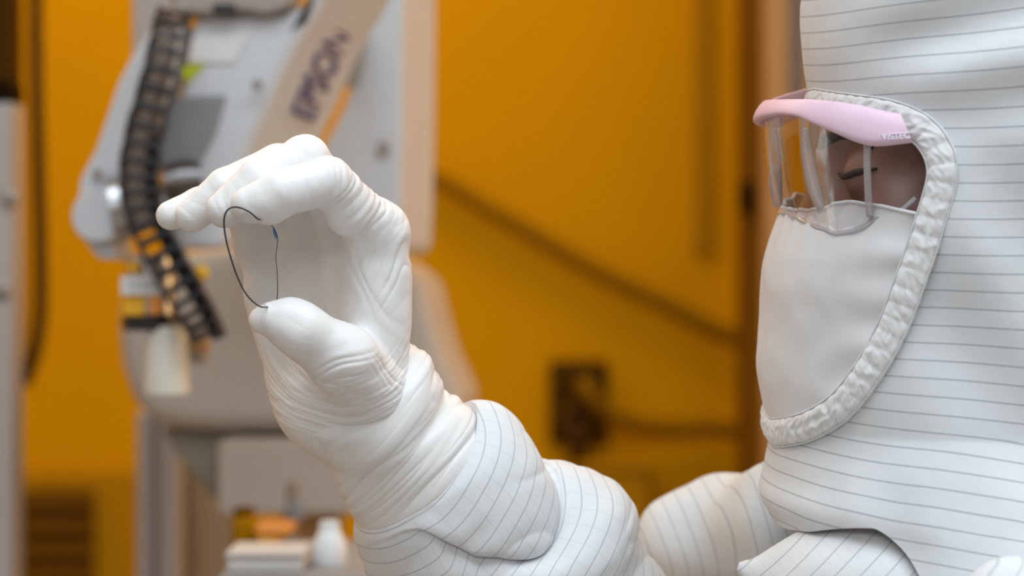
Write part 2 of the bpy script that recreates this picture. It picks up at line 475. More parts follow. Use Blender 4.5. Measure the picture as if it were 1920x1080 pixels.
disp += wrinkle(Vh, W(660, 545, -2), 22, (0.84, -0.1, 0.52), 0.17, 0.8, 0.045, 4.0)
disp += wrinkle_arc(Vh, W(640, 585, 0), 31, 53, 0.24, 0.75, 5.0) + wrinkle_arc(Vh, W(640, 585, 0), 30, 53, 0.5, 0.4, 9.0)
disp += wrinkle(Vh, W(560, 735, 10), 20, (0.25, 0.1, -0.95), 0.18, 0.4, 0.06, 5.5)
disp += wrinkle(Vh, W(722, 668, -14), 14, (0.68, 0, 0.72), 0.24, 1.4, 0.05, 6.0)
disp += wrinkle(Vh, W(650, 705, -35), 16, (0.35, 0, -0.93), 0.22, 0.9, 0.05, 6.5)
disp += wrinkle(Vh, W(545, 600, -44), 10, (0.35, 0, 0.94), 0.17, 0.6, 0.10, 7.0)
disp += wrinkle(Vh, W(490, 530, 26), 20, (-0.3, 0.2, 0.93), 0.16, 0.8, 0.09, 8.0)
disp += wrinkle(Vh, W(500, 440, 20), 14, (-0.2, 0.2, 0.95), 0.18, 0.5, 0.08, 8.6)
disp += wrinkle(Vh, W(560, 290, -22), 18, (0.6, 0, 0.8), 0.12, 0.5, 0.08, 9.0)
disp += wrinkle(Vh, W(345, 400, -8), 11, (0.5, 0, 0.85), 0.16, 0.5, 0.14, 9.6)
disp += wrinkle(Vh, W(420, 390, -28), 11, (0.7, 0, 0.7), 0.16, 0.45, 0.14, 10.6)
disp += 0.00016 * perlin(Vh * 80) + 0.00010 * perlin(Vh * 240 + 9)
Vh = Vh + Nh * disp[:, None]
Vh = laplace(Vh, Fh, 0.2)
glove = mesh_np('glove', Vh, Fh, M['glove'], person)

# ---------------- glove cuff and sleeve: nets of control points around the forearm
A3 = np.array([0.61 * 0.951, 0.31, -0.79 * 0.951]); A3 /= np.linalg.norm(A3)
R3 = np.array([0.79, 0, 0.61]); R3 /= np.linalg.norm(R3)
N3 = np.cross(A3, R3); N3 *= -np.sign(N3[1])
C0 = W(787, 895, 30)
PXM = 0.000239
def net_surface(net, nphi, nv, extra=None):
    """net: {phi_deg: [(t, r), ...]} -> grid of points (nv, nphi, 3) and arc lengths"""
    ph = sorted(net); Kk = len(net[ph[0]])
    A = np.array([net[q] for q in ph], float)                     # (nphi_c, K, 2)
    B = np.array([spline(a, nv) for a in A])                      # along
    phf = np.linspace(0, 360, nphi, endpoint=False)
    m = len(ph); G = np.empty((nphi, nv, 2))
    for i, x in enumerate(phf):
        j = max(k for k in range(m) if ph[k] <= x)
        x0 = ph[j]; x1 = ph[(j + 1) % m] + (360 if j == m - 1 else 0)
        t = (x - x0) / (x1 - x0)
        p0, p1, p2, p3 = B[j - 1], B[j], B[(j + 1) % m], B[(j + 2) % m]
        G[i] = 0.5 * ((2 * p1) + (-p0 + p2) * t + (2 * p0 - 5 * p1 + 4 * p2 - p3) * t * t + (-p0 + 3 * p1 - 3 * p2 + p3) * t ** 3)
    a = np.radians(phf)[:, None]
    t = G[..., 0] * PXM / 0.951; r = G[..., 1] * PXM
    X = C0 + t[..., None] * A3 + (r * np.cos(a))[..., None] * R3 + (r * np.sin(a))[..., None] * N3
    ds = np.sqrt(np.diff(t, axis=1) ** 2 + np.diff(r, axis=1) ** 2)
    s = np.concatenate([np.zeros((nphi, 1)), np.cumsum(ds, 1)], 1)
    return X, s, phf, t, r
def grid_faces(n, m, wrap):
    i = np.arange(n if wrap else n - 1)[:, None]; j = np.arange(m - 1)[None]
    ii = (i + 1) % n
    return np.stack([i * m + j, ii * m + j, ii * m + j + 1, i * m + j + 1], -1).reshape(-1, 4)
def grid_normals(X, wrap=True):
    du = np.roll(X, -1, 0) - np.roll(X, 1, 0) if wrap else np.gradient(X, axis=0)
    dv = np.gradient(X, axis=1)
    return unit(np.cross(du, dv))
cuff_net = {
 0:   [(-222, 120), (-212, 141), (-185, 157), (-150, 155), (-118, 146), (-101, 137), (-92, 143), (-64, 155), (-30, 158), (-4, 153), (2, 147)],
 45:  [(-196, 112), (-184, 134), (-162, 149), (-135, 150), (-108, 142), (-98, 132), (-84, 140), (-50, 152), (-25, 154), (-4, 151), (2, 146)],
 90:  [(-186, 108), (-174, 127), (-160, 137), (-142, 143), (-118, 146), (-98, 143), (-78, 138), (-50, 144), (-25, 148), (-4, 150), (2, 146)],
 135: [(-222, 105), (-210, 119), (-195, 128), (-170, 128), (-140, 128), (-110, 126), (-85, 130), (-50, 138), (-25, 143), (-4, 147), (2, 144)],
 180: [(-275, 105), (-258, 119), (-230, 127), (-200, 129), (-165, 124), (-135, 119), (-112, 126), (-75, 138), (-40, 144), (-4, 147), (2, 144)],
 225: [(-265, 108), (-245, 121), (-220, 127), (-190, 130), (-160, 130), (-130, 128), (-110, 132), (-75, 140), (-40, 145), (-4, 148), (2, 144)],
 270: [(-245, 110), (-232, 125), (-205, 134), (-175, 138), (-145, 140), (-118, 138), (-100, 138), (-65, 144), (-35, 148), (-4, 150), (2, 146)],
 315: [(-232, 115), (-222, 134), (-195, 148), (-160, 150), (-130, 146), (-108, 140), (-95, 142), (-64, 150), (-30, 154), (-4, 152), (2, 147)]}
X, s, phf, t_, r_ = net_surface(cuff_net, 300, 200)
N = grid_normals(X)
if (N[0, 100] @ R3) < 0: N = -N
tt = t_ / PXM; ph = np.radians(phf)[:, None]
q = np.stack([tt * 0.020 + 1.1 * np.sin(ph + 0.5), np.cos(ph) * 0.45 + 0 * tt, np.sin(ph) * 0.45 + 0 * tt], -1)
rid = np.clip(1 - np.abs(perlin(q + 4.3)) * 2.6, 0, 1) ** 2
q2 = np.stack([tt * 0.055 + 1.8 * np.sin(ph + 0.9), np.cos(ph) * 0.5 + 0 * tt, np.sin(ph) * 0.5 + 0 * tt], -1)
rid2 = np.clip(1 - np.abs(perlin(q2 + 1.3)) * 2.6, 0, 1) ** 2
fade = sm(-1, -30, tt)
X = X + N * ((-0.0013 * rid - 0.00045 * rid2 + 0.0007 * perlin(X * 45)) * (0.15 + 0.85 * fade))[..., None]
cuff = mesh_np('glove_cuff', X.reshape(-1, 3), grid_faces(300, 200, True), M['glove'], glove)
cuff['label'] = 'long gauntlet cuff of the glove pulled over the sleeve'
rimpts = X[:, -6]
tube('rolled_rim', rimpts, 0.0009, M['glove'], glove, n=8, closed=True)

sl_net = {
 0:   [(-8, 118), (-25, 150), (-42, 172), (-8, 204), (46, 214), (100, 206), (134, 198), (146, 203), (152, 224), (225, 282), (275, 293), (310, 280), (350, 255), (450, 250), (830, 225)],
 30:  [(-8, 120), (-18, 145), (-24, 160), (5, 192), (68, 212), (135, 208), (178, 196), (184, 190), (190, 214), (228, 264), (272, 280), (306, 270), (348, 250), (450, 245), (830, 225)],
 60:  [(-6, 122), (-8, 148), (-6, 160), (14, 182), (80, 204), (160, 205), (198, 194), (196, 178), (202, 190), (232, 232), (268, 245), (300, 238), (345, 232), (450, 236), (830, 225)],
 90:  [(-5, 125), (-2, 146), (4, 152), (16, 160), (58, 184), (98, 192), (114, 184), (106, 168), (114, 176), (172, 204), (230, 216), (280, 210), (340, 216), (450, 222), (830, 225)],
 107: [(-5, 125), (-2, 148), (0, 151), (4, 154), (12, 160), (20, 164), (26, 162), (28, 160), (40, 165), (110, 190), (180, 206), (245, 206), (320, 212), (450, 220), (830, 225)],
 135: [(-5, 124), (-2, 146), (0, 151), (3, 154), (6, 157), (10, 160), (14, 161), (18, 162), (30, 167), (85, 184), (150, 198), (220, 205), (300, 212), (450, 220), (830, 225)],
 180: [(-5, 120), (-5, 144), (-2, 150), (2, 156), (8, 162), (14, 167), (20, 171), (28, 174), (42, 180), (80, 196), (150, 205), (220, 210), (300, 215), (450, 220), (830, 225)],
 225: [(-5, 120), (-5, 144), (-2, 150), (2, 157), (10, 164), (18, 168), (26, 170), (34, 172), (48, 178), (90, 196), (150, 208), (220, 215), (300, 218), (450, 222), (830, 225)],
 270: [(-5, 120), (-6, 146), (-4, 156), (2, 170), (30, 186), (60, 192), (80, 190), (90, 186), (100, 192), (150, 222), (210, 236), (260, 236), (320, 228), (450, 230), (830, 225)],
 315: [(-6, 119), (-16, 148), (-26, 166), (0, 192), (42, 205), (85, 202), (115, 196), (125, 194), (134, 208), (195, 255), (250, 268), (290, 262), (340, 245), (450, 240), (830, 225)]}
NPH, NV = 360, 300
X, s, phf, t_, r_ = net_surface(sl_net, NPH, NV)
N = grid_normals(X)
if (N[0, 100] @ R3) < 0: N = -N
ph = np.radians(phf)[:, None] + 0 * t_
tt = t_ / PXM
wr = 0.0016 * perlin(X * 30 + 2.0) + 0.0004 * perlin(X * 85)
q = np.stack([s * 55 + 2.0 * np.sin(ph), np.cos(ph) * 0.7, np.sin(ph) * 0.7], -1)
wr = wr - 0.0012 * np.clip(1 - np.abs(perlin(q + 8.1)) * 2.6, 0, 1) ** 2 * sm(10, 80, tt)
X = X + N * (wr * sm(0.03, 0.12, s / s.max()))[..., None]
uu = np.radians(phf)[:, None] * 0.046 + 0 * s
slv = (X.reshape(-1, 3), grid_faces(NPH, NV, True), np.stack([uu.ravel(), s.ravel()], 1))

# ---------------- trunk, other sleeve and legs of the coverall
EL = C0 + A3 * 0.195
SR = np.array([0.190, 0.158, 1.322]); SL = np.array([0.300, -0.125, 1.318])
def torso_sdf(p):
    d = ell(p, (0.30, 0.03, 1.16), (0.125, 0.185, 0.215))
    d = smin(d, ell(p, (0.30, 0.03, 0.92), (0.14, 0.185, 0.17)), 0.06)
    d = smin(d, cap(p, (0.235, 0.15, 1.325), SL, 0.058, 0.060), 0.04)
    d = smin(d, cap(p, (0.285, 0.03, 1.30), (0.27, 0.03, 1.40), 0.07, 0.055), 0.03)
    d = smin(d, sph(p, W(1600, 1136, -14), 0.036), 0.03)
    d = smin(d, sph(p, W(1650, 1142, 0), 0.042), 0.02)
    d = smin(d, sph(p, W(1700, 1140, -20), 0.040), 0.02)
    d = smin(d, cap(p, W(1396, 1066, 4), W(1520, 1112, -4), 0.004, 0.028), 0.012)
    ra = cap(p, SR, EL, 0.050, 0.052)
    ra = smin(ra, cap(p, W(1275, 1015, 172), W(1345, 985, 172), 0.023, 0.025), 0.016)
    ra = smin(ra, cap(p, W(1400, 985, 160), W(1470, 960, 120), 0.024, 0.027), 0.012)
    d = smin(d, ra, 0.02)
    d = smin(d, smin(cap(p, SL, (0.315, -0.215, 1.06), 0.062, 0.056), cap(p, (0.315, -0.215, 1.06), (0.24, -0.22, 0.86), 0.055, 0.04), 0.02), 0.03)
    d = smin(d, cap(p, SL, P(1890, 1150, 1.075), 0.05, 0.0215), 0.02)
    for sgn in (-1, 1):
        hp = (0.31, 0.03 + sgn * 0.09, 0.88); kn = (0.30, 0.03 + sgn * 0.10, 0.48); an = (0.32, 0.03 + sgn * 0.10, 0.16)
        d = smin(d, smin(cap(p, hp, kn, 0.10, 0.078), cap(p, kn, an, 0.078, 0.066), 0.02), 0.03)
    return d
V1, F1 = surface(torso_sdf, (-0.02, -0.32, 0.98), (0.52, 0.30, 1.48), 0.0032)
V2, F2 = surface(torso_sdf, (0.12, -0.32, 0.06), (0.52, 0.30, 0.99), 0.010)
_, g = fgrad(torso_sdf, V1, 0.003); N1 = unit(g)
a_arm = unit(np.array([1.0, 0.12, 0.30]))
near = sm(0.06, 0.10, V1[:, 1])
V1 = V1 + N1 * (0.0035 * perlin(V1 * 22 + 1) + 0.0018 * perlin(V1 * 48))[:, None]
w1 = np.stack([V1[:, 2] - 0.5 * V1[:, 1], (V1 @ a_arm) + 0.004 * perlin(V1 * 15)], 1)          # stripes round the far sleeve
w2 = np.stack([V1[:, 0] + V1[:, 2], V1[:, 2] * 0.75 - V1[:, 0] * 0.75 + 0.006 * perlin(V1 * 12)], 1)   # chest cloth hangs on the bias
sel = (V1[:, 1] > 0.085)[:, None]
uv1 = np.where(sel, w1, w2)
uv2 = np.stack([V2[:, 1], V2[:, 2]], 1)
nv0, nv1 = len(slv[0]), len(slv[0]) + len(V1)
Va = np.concatenate([slv[0], V1, V2]); Fa = np.concatenate([slv[1], F1 + nv0, F2 + nv1]); Ua = np.concatenate([slv[2], uv1, uv2])
coverall = mesh_np('coverall', Va, Fa, M['sleeve'], person, uv=Ua)
for sgn in (-1, 1):
    def boot_sdf(p, sgn=sgn):
        y = 0.03 + sgn * 0.10
        d = cap(p, (0.325, y, 0.06), (0.18, y + sgn * 0.015, 0.042), 0.056, 0.042)
        d = smin(d, cap(p, (0.325, y, 0.06), (0.322, y, 0.22), 0.058, 0.068), 0.03)
        return smax(d, -(p[..., 2] - 0.001), 0.006)
    Vb, Fb = surface(boot_sdf, (0.10, -0.22 + 0.03, -0.02), (0.42, 0.25, 0.32), 0.008)
    mesh_np('boot', Vb, Fb, M['boot'], person)

# ---------------- head frame (millimetres: f forward, l towards the near side, u up)
YAW = math.radians(6); ROLL = math.radians(3.5)
HO = P(1900, 310, 1.225)
Fv = np.array([-math.cos(YAW), -math.sin(YAW), 0]); Lh = np.array([math.sin(YAW), -math.cos(YAW), 0]); Zv = np.array([0, 0, 1.0])
Lv = Lh * math.cos(ROLL) - Zv * math.sin(ROLL); Uv = Zv * math.cos(ROLL) + Lh * math.sin(ROLL)
def HL(f, l, u):
    f, l, u = np.broadcast_arrays(np.asarray(f, float), np.asarray(l, float), np.asarray(u, float))
    return HO + 0.001 * (f[..., None] * Fv + l[..., None] * Lv + u[..., None] * Uv)
def to_u(py): return (310 - py) * K * 1.225 * 1000
def to_f(px, w):
    return (1900 - px) * K * 1.225 * 1000
def u_at(f, l, py):
    """height u at which the point (f, l, u) is seen at image row py"""
    y0 = HL(f, l, 0.0); y1 = HL(f, l, 1.0)
    a0 = proj(y0)[1]; a1 = proj(y1)[1]
    return (py - a0) / (a1 - a0)

# ---------------- face and head
def head_sdf(p):
    d = ell(p, (2, 0, 22), (90, 72, 100))
    d = smin(d, ell(p, (22, 0, -50), (62, 56, 70)), 25)
    d = smin(d, cap(p, (-12, 0, -60), (-25, 0, -190), 58, 58), 20)
    for s in (-1, 1):
        d = smin(d, cap(p, (77, s * 8, 17), (66, s * 46, 16), 9, 9), 9)          # brow
        d = smin(d, sph(p, (58, s * 42, -34), 27), 14)                            # cheek
        d = smax(d, -sph(p, (92, s * 34, -6), 16), 10)                            # socket
        d = smin(d, sph(p, (71, s * 32, -4), 13.5), 4)                             # closed lid
        d = smin(d, ell(p, (-12, s * 74, -20), (17, 7, 30)), 4)                    # ear
    d = smin(d, cap(p, (77, 0, 8), (90, 0, -24), 8, 9), 7)                     # nose
    d = smin(d, sph(p, (95, 0, -36), 9), 6)
    for s in (-1, 1): d = smin(d, sph(p, (86, s * 12, -40), 7), 5)
    d = smin(d, ell(p, (88, 0, -66), (10, 24, 6)), 5)
    d = smin(d, ell(p, (85, 0, -76), (10, 20, 6)), 5)
    d = smin(d, sph(p, (76, 0, -98), 17), 12)
    return d
Vf, Ff = surface(head_sdf, (-112, -90, -235), (128, 90, 130), 2.0)
body = mesh_np('body', HL(Vf[:, 0], Vf[:, 1], Vf[:, 2]), Ff, M['skin'], person)
def on_face(f, l, u, lift=0.6):
    p = np.array([[f, l, u]], float)
    for _ in range(6):
        dd, gg = fgrad(head_sdf, p, 0.8); p = p - (dd - lift)[:, None] * gg / np.maximum((gg * gg).sum(1), .3)[:, None]
    return HL(p[0, 0], p[0, 1], p[0, 2])
for s in (-1, 1):
    pts = [on_face(86, s * l, u) for l, u in ((20, -4), (28, -5), (36, -4.5), (46, -2), (58, 1))]
    tube('eyelashes', pts, [0.0005, 0.0011, 0.0015, 0.0016, 0.0005], M['lash'], person, n=8)
    pts = [on_face(90, s * l, u, 0.3) for l, u in ((9, 8), (18, 11), (30, 13), (42, 12), (54, 8))]
    tube('eyebrow', pts, [0.0016, 0.0028, 0.0028, 0.0022, 0.0008], M['hair'], person, n=10)

# ---------------- hood
front = [(-420, 1640), (-300, 1560), (-150, 1520), (0, 1505), (50, 1504), (100, 1506), (140, 1511), (170, 1519), (230, 1524), (300, 1505), (350, 1485),
         (390, 1468), (420, 1455), (460, 1440), (520, 1429), (600, 1426), (680, 1422), (740, 1430), (790, 1440), (825, 1442), (850, 1436),
         (900, 1430), (940, 1433), (970, 1440), (1020, 1440), (1090, 1440), (1200, 1440)]
fu = np.array([to_u(a) for a, b in front])[::-1]
def wid(u): return np.interp(u, [-230, -170, -140, -115, -60, 0, 60, 110], [128, 108, 95, 84, 82, 84, 84, 80])
ff = np.array([to_f(b, float(wid(to_u(a)))) for a, b in front])[::-1]
def hood_pt(t, u):
    """t 0 at the front, +90 deg towards the camera"""
    dome = np.sqrt(np.clip(1 - (np.clip(u - 70, 0, 64) / 66) ** 2, 0.02, 1))
    a = np.interp(u, fu, ff); b = np.interp(u, [-230, -150, -100, 0, 80], [120, 108, 104, 112, 108]); w = wid(u) * dome
    c, s_ = np.cos(t), np.sin(t)
    ex = 2 / 2.35
    f = np.where(c > 0, np.where(u > 70, a * dome, a), b * dome) * np.sign(c) * np.abs(c) ** ex
    l = w * np.sign(s_) * np.abs(s_) ** ex
    return f, l, u
_us = np.linspace(-175, 74, 400); _ts = np.radians(np.linspace(-110, 60, 220))
for _ in range(8):
    _x, _y = proj(HL(*hood_pt(_ts[:, None] + 0 * _us[None], _us[None] + 0 * _ts[:, None])))
    k_ = _x.argmin(0); sx = _x.min(0); sy = _y[k_, np.arange(len(_us))]
    o_ = np.argsort(sy)
    for n_, (py_, px_) in enumerate(front[::-1]):
        ff[n_] += (np.interp(py_, sy[o_], sx[o_]) - px_) * 0.22 if 0 <= py_ <= 970 else 0
ff[:3] = ff[3]
_k = [i for i, (a, b) in enumerate(front[::-1]) if a < 0]
ff[_k] = ff[min(_k) - 1] - np.array([0, 4, 10])[:len(_k)]
fine_u = np.linspace(fu[0], fu[-1], 400); fine_f = np.interp(fine_u, fu, ff)
for _ in range(60): fine_f[1:-1] = 0.5 * fine_f[1:-1] + 0.25 * (fine_f[2:] + fine_f[:-2])
fu, ff = fine_u, fine_f
tg = np.radians(np.linspace(0, 120, 700)); ug = np.linspace(-175, 75, 700)
TT, UU = np.meshgrid(tg, ug, indexing='ij')
PX, PY = proj(HL(*hood_pt(TT, UU)))
def param_of(px, py):
    k = np.argmin((PX - px) ** 2 + (PY - py) ** 2); i, j = np.unravel_index(k, PX.shape)
    return tg[i], ug[j]
open_px = [(1522, 194), (1562, 198), (1610, 206), (1668, 215), (1722, 238), (1756, 276), (1768, 322), (1760, 365), (1746, 410), (1722, 485), (1683, 590),
           (1632, 690), (1578, 760), (1520, 798), (1478, 808), (1443, 811)]
half = spline([param_of(*q) for q in open_px], 260)
half[0, 0] = 0; half[-1, 0] = 0
seg = np.concatenate([half, half[::-1] * np.array([-1, 1])])
# even out the closed loop by arc length
lp = HL(*hood_pt(seg[:, 0], seg[:, 1])); dl = np.linalg.norm(np.roll(lp, -1, 0) - lp, axis=1); cl = np.concatenate([[0], np.cumsum(dl)])
LEN = cl[-1]; NB = 900
qq = np.linspace(0, LEN, NB, endpoint=False); seg2 = np.concatenate([seg, seg[:1]])
loop = np.stack([np.interp(qq, cl, seg2[:, 0]), np.interp(qq, cl, seg2[:, 1])], 1)
for _ in range(30): loop = 0.5 * loop + 0.25 * (np.roll(loop, 1, 0) + np.roll(loop, -1, 0))
def inside(t, u):
    poly = loop[::4]; r = np.zeros(t.shape, bool); j = len(poly) - 1
    for i in range(len(poly)):
        ti, ui = poly[i]; tj, uj = poly[j]
        if ui != uj:
            c = ((ui > u) != (uj > u)) & (t < (tj - ti) * (u - ui) / (uj - ui) + ti)
            r ^= c
        j = i
    return r
def head_fold(t, u):
    f, l, u = hood_pt(t, u)
    p = np.stack([f, l, u], -1) * 0.001
    n = 4.0 * perlin(p * 13 + 3.3) + 1.2 * perlin(p * 34 + 1.0)
    # long slack folds falling back and down from the face opening
    s1 = (p[..., 2] * 1000 + 0.9 * (-p[..., 0] * 1000) * -1)
    cheek = np.exp(-((u + 55) / 55.0) ** 2) * sm(np.radians(50), np.radians(75), np.abs(t))
    n = n + 4.2 * cheek * np.sin((u * 0.75 - f * 1.0) / 12.0 + 0.8 + 1.5 * perlin(p * 9))
    crown = np.exp(-((u - 50) / 28.0) ** 2)
    n = n + 3.2 * crown * sm(np.radians(25), np.radians(60), np.abs(t)) * np.sin((u + 0.3 * f) / 6.5 + 1.5 * perlin(p * 12 + 2))
    bib = sm(-115, -150, u)
    n = n + 3.5 * bib * perlin(np.stack([t * 3.0, u * 0.010, 0 * u + 2.2], -1)) * 2
    return n
NT, NU = 640, 520
tv = np.linspace(-math.pi, math.pi, NT, endpoint=False)
g1 = np.linspace(0, 1, NU)
hem = -161 + 9 * sm(0, np.radians(48), tv) - 70 * sm(np.radians(46), np.radians(74), np.abs(tv))
Ug = hem[:, None] + (134 - hem[:, None]) * g1[None]
Tg = tv[:, None] + 0 * Ug
X = HL(*hood_pt(Tg, Ug))
N = grid_normals(X); N *= np.sign((N[NT // 2, NU // 2] @ Fv))
edge = np.abs(loop[:, None, :] * 0).sum()          # (kept flat next to the binding by its own width)
X = X + N * (0.001 * head_fold(Tg, Ug))[..., None]
F = grid_faces(NT, NU, True)
ins = inside(Tg, Ug).ravel()
F = F[~ins[F].all(1)]
Lx = ((X - HO) @ Fv) * 1000
slope = np.interp(Ug, [-200, -150, -80, -30, 20, 75], [0.16, 0.14, 0.05, 0.0, -0.05, -0.13])
vst = Ug * 0.001 + slope * (100 - Lx) * 0.001 + 0.0018 * perlin(X * 14)
ust = ((X - HO) @ Fv) + 0.6 * ((X - HO) @ Lv)
hood = mesh_np('hood', X.reshape(-1, 3), F, M['hood'], person, uv=np.stack([ust.ravel(), vst.ravel()], 1))
so = hood.modifiers.new('Cloth', 'SOLIDIFY'); so.thickness = 0.0012; so.offset = -1 if True else 0

# ---------------- gathered binding round the face opening
lp = HL(*hood_pt(loop[:, 0], loop[:, 1]))
e = 1e-3
nt_ = HL(*hood_pt(loop[:, 0] + e, loop[:, 1])) - HL(*hood_pt(loop[:, 0] - e, loop[:, 1]))
nu_ = HL(*hood_pt(loop[:, 0], loop[:, 1] + 0.1)) - HL(*hood_pt(loop[:, 0], loop[:, 1] - 0.1))
nb = unit(np.cross(nt_, nu_)); nb *= np.sign((nb * (lp - HL(-5, 0, 0))).sum(1))[:, None]
for _ in range(20): nb = unit(0.5 * nb + 0.25 * (np.roll(nb, 1, 0) + np.roll(nb, -1, 0)))
tn = unit(np.roll(lp, -2, 0) - np.roll(lp, 2, 0)); sd = unit(np.cross(tn, nb))
sarc = np.arange(NB) * LEN / NB
c_ = np.linspace(-1, 1, 25)
puff = np.abs(np.sin(sarc / 0.0075 * math.pi + 2.5 * perlin(np.stack([sarc * 45, sarc * 0, sarc * 0 + .5], 1))))[:, None]
amp = 0.35 + 0.65 * np.clip(0.5 + 1.5 * perlin(np.stack([sarc * 70, sarc * 0 + 4.2, sarc * 0], 1)), 0, 1)[:, None]
prof = np.clip(1 - np.abs(c_) ** 3.0, 0, 1)[None]
cell = perlin(np.stack([np.broadcast_to(sarc[:, None] * 190 + c_[None] * 0.9, (NB, 25)), np.broadcast_to(c_[None] * 1.5 + 3.3, (NB, 25)), np.zeros((NB, 25))], -1))
hgt = prof * (0.0010 + 0.0008 * puff ** 0.8 * amp) + prof * 0.0010 * np.clip(1 - np.abs(cell) * 2.2, -0.3, 1)
hgt = hgt + np.where(np.abs(c_) > 0.8, -0.0012 * (np.abs(c_) - 0.8) / 0.2, 0)[None]
wdt = 0.0068 * (1 + 0.05 * (puff - .5))
X = lp[:, None] + sd[:, None] * (c_[None, :, None] * wdt[..., None]) + nb[:, None] * (hgt[..., None] + 0.0009)
Fb = grid_faces(NB, 25, True)
uvb = np.stack([np.broadcast_to(c_[None] * 0.0056, (NB, 25)).ravel(), (sarc[:, None] + c_[None] * 0.0042).ravel()], 1)
bind = mesh_np('face_binding', X.reshape(-1, 3), Fb, M['binding'], hood, uv=uvb)
bind['label'] = 'gathered elastic binding round the face opening'
for off in (-0.93, 0.93):
    pt = lp + sd * (off * 0.0068) + nb * 0.0012
    if off > 0: pt = pt
    tube('seam_cord', pt, 0.0005, M['binding'], bind, n=6, closed=True)

# ---------------- face mask
ntm, num = 200, 220
lowu = loop[:, 1].min()
ucol = np.linspace(lowu + 0.5, param_of(1470, 392)[1], num)
mt = np.array([param_of(*q) for q in ((1476, 391), (1530, 394), (1590, 378), (1660, 388), (1724, 402))])
def t_open(u):
    h = half; k = h[:, 1]
    lowpart = h[np.argmin(np.abs(h[:, 0] - h[:, 0].max())):]     # below the widest point
    o = np.argsort(h[120:, 1]); return np.interp(u, h[120:, 1][o], h[120:, 0][o])
sgrid = np.linspace(-1, 1, ntm)
Tm = sgrid[:, None] * t_open(ucol)[None] * 1.02; Um = np.broadcast_to(ucol[None], Tm.shape).copy()
topw = np.linspace(0, 1, num)[None] ** 6
Um = Um + topw * (np.interp(np.abs(Tm), mt[:, 0], mt[:, 1]) - ucol[-1])
f, l, u = hood_pt(Tm, np.minimum(Um, 200))
p = np.stack([f, l, u], -1) * 0.001
nse = 1.6 * perlin(p * 30 + 5) + 0.7 * perlin(p * 70)
side = sm(0.55, 1.0, np.abs(sgrid))[:, None]
tuck = np.sin(Um / 3.3 + 1.5 * perlin(p * 40)) * side * 0.9
gath = np.linspace(0, 1, num)[None] ** 10 * np.sin(Tm * 42) * 0.9
infl = 0.8 - 2.2 * sm(0.9, 1.0, np.abs(sgrid))[:, None] + nse + tuck + gath
X = HL(f, l, u); N = grid_normals(X, False); N *= np.sign(N[ntm // 2, num // 2] @ Fv)
X = X + N * (0.001 * infl)[..., None]
mask = mesh_np('face_mask', X.reshape(-1, 3), grid_faces(ntm, num, False), M['mask'], person)
so = mask.modifiers.new('Cloth', 'SOLIDIFY'); so.thickness = 0.0008; so.offset = -1
tube('mask_top_hem', X[:, -1][::4], 0.0009, M['mask'], mask, n=8)

# ================================================================== GOGGLES (worn over the hood's opening)
gog = thing('safety_goggles', HL(108, 0, 24), 'pink framed clear wraparound safety goggles worn over the hooded face', 'goggles')
path = np.array([(112, 0), (110.5, 22), (105, 42), (96, 58), (84, 68), (70, 73), (58, 75), (42, 77)], float)
def gpath(n, maxi=None):
    h = spline(path, n)
    full = np.concatenate([(h * np.array([1, -1]))[::-1], h[1:]])
    return full
gp = gpath(140)
ng = len(gp)
gt = unit(np.gradient(gp, axis=0)); gn = np.stack([gt[:, 1], -gt[:, 0]], 1)          # outward in (f, l)
gn *= np.sign((gn * gp).sum(1))[:, None]
arc = np.concatenate([[0], np.cumsum(np.linalg.norm(np.diff(gp, axis=0), axis=1))]); arc = arc - arc[-1] / 2
sarc_g = arc.copy(); arc = np.abs(arc)
def along(table):
    """rows seen at signed positions along the bar, turned into heights u at those places"""
    tb_ = np.array(table, float); py_ = np.interp(sarc_g, tb_[:, 0], tb_[:, 1])
    for _ in range(12): py_[1:-1] = 0.5 * py_[1:-1] + 0.25 * (py_[2:] + py_[:-2])
    return np.array([u_at(gp[i, 0], gp[i, 1], py_[i]) for i in range(ng)])
ub = along([(-95, 196), (-80, 218), (-62, 243), (-44, 238), (-20, 228), (0, 222), (30, 215), (44, 220), (62, 246), (74, 268), (80, 275), (86, 274), (96, 268)])
ut = along([(-95, 158), (-80, 168), (-62, 180), (-44, 190), (-20, 188), (0, 187), (30, 186), (44, 186), (62, 190), (74, 197), (80, 201), (86, 206), (96, 213)])
# cross-section of the brow bar: (outward, height 0..1)
cs = [(0.0, 0.0), (1.6, 0.0), (3.4, 0.02), (4.6, 0.08), (4.9, 0.2), (4.4, 0.5), (3.4, 0.8), (2.4, 0.95), (1.6, 1.0), (0.2, 1.0), (-0.6, 0.95), (-0.6, 0.5), (-0.4, 0.05)]
V = []; nc = len(cs)
keep = [i for i in range(ng) if arc[i] <= 97]
for i in keep:
    for (o, h) in cs:
        lean = -4.0 * h * h if True else 0
        sh = 5.0 * h * sm(70, 97, arc[i]) * np.sign(sarc_g[i])
        gi = np.array([np.interp(sarc_g[i] - sh, sarc_g, gp[:, 0]), np.interp(sarc_g[i] - sh, sarc_g, gp[:, 1])])
        q_ = gi + gn[i] * (o * 0.7 + 0.6 + lean * 0.8)
        uend = ub[i] + (ut[i] - ub[i]) * h
        V.append(HL(q_[0], q_[1], uend))
Fg = []
for i in range(len(keep) - 1):
    for k in range(nc):
        kk = (k + 1) % nc
        Fg.append([i * nc + k, i * nc + kk, (i + 1) * nc + kk, (i + 1) * nc + k])
Fg.append(list(range(nc))); Fg.append([(len(keep) - 1) * nc + k for k in range(nc)][::-1])
fr = mesh_np('frame', V, Fg, M['pink'], gog)
fr['label'] = 'pink brow bar'
es = fr.modifiers.new('Edge', 'EDGE_SPLIT'); es.split_angle = 1.0
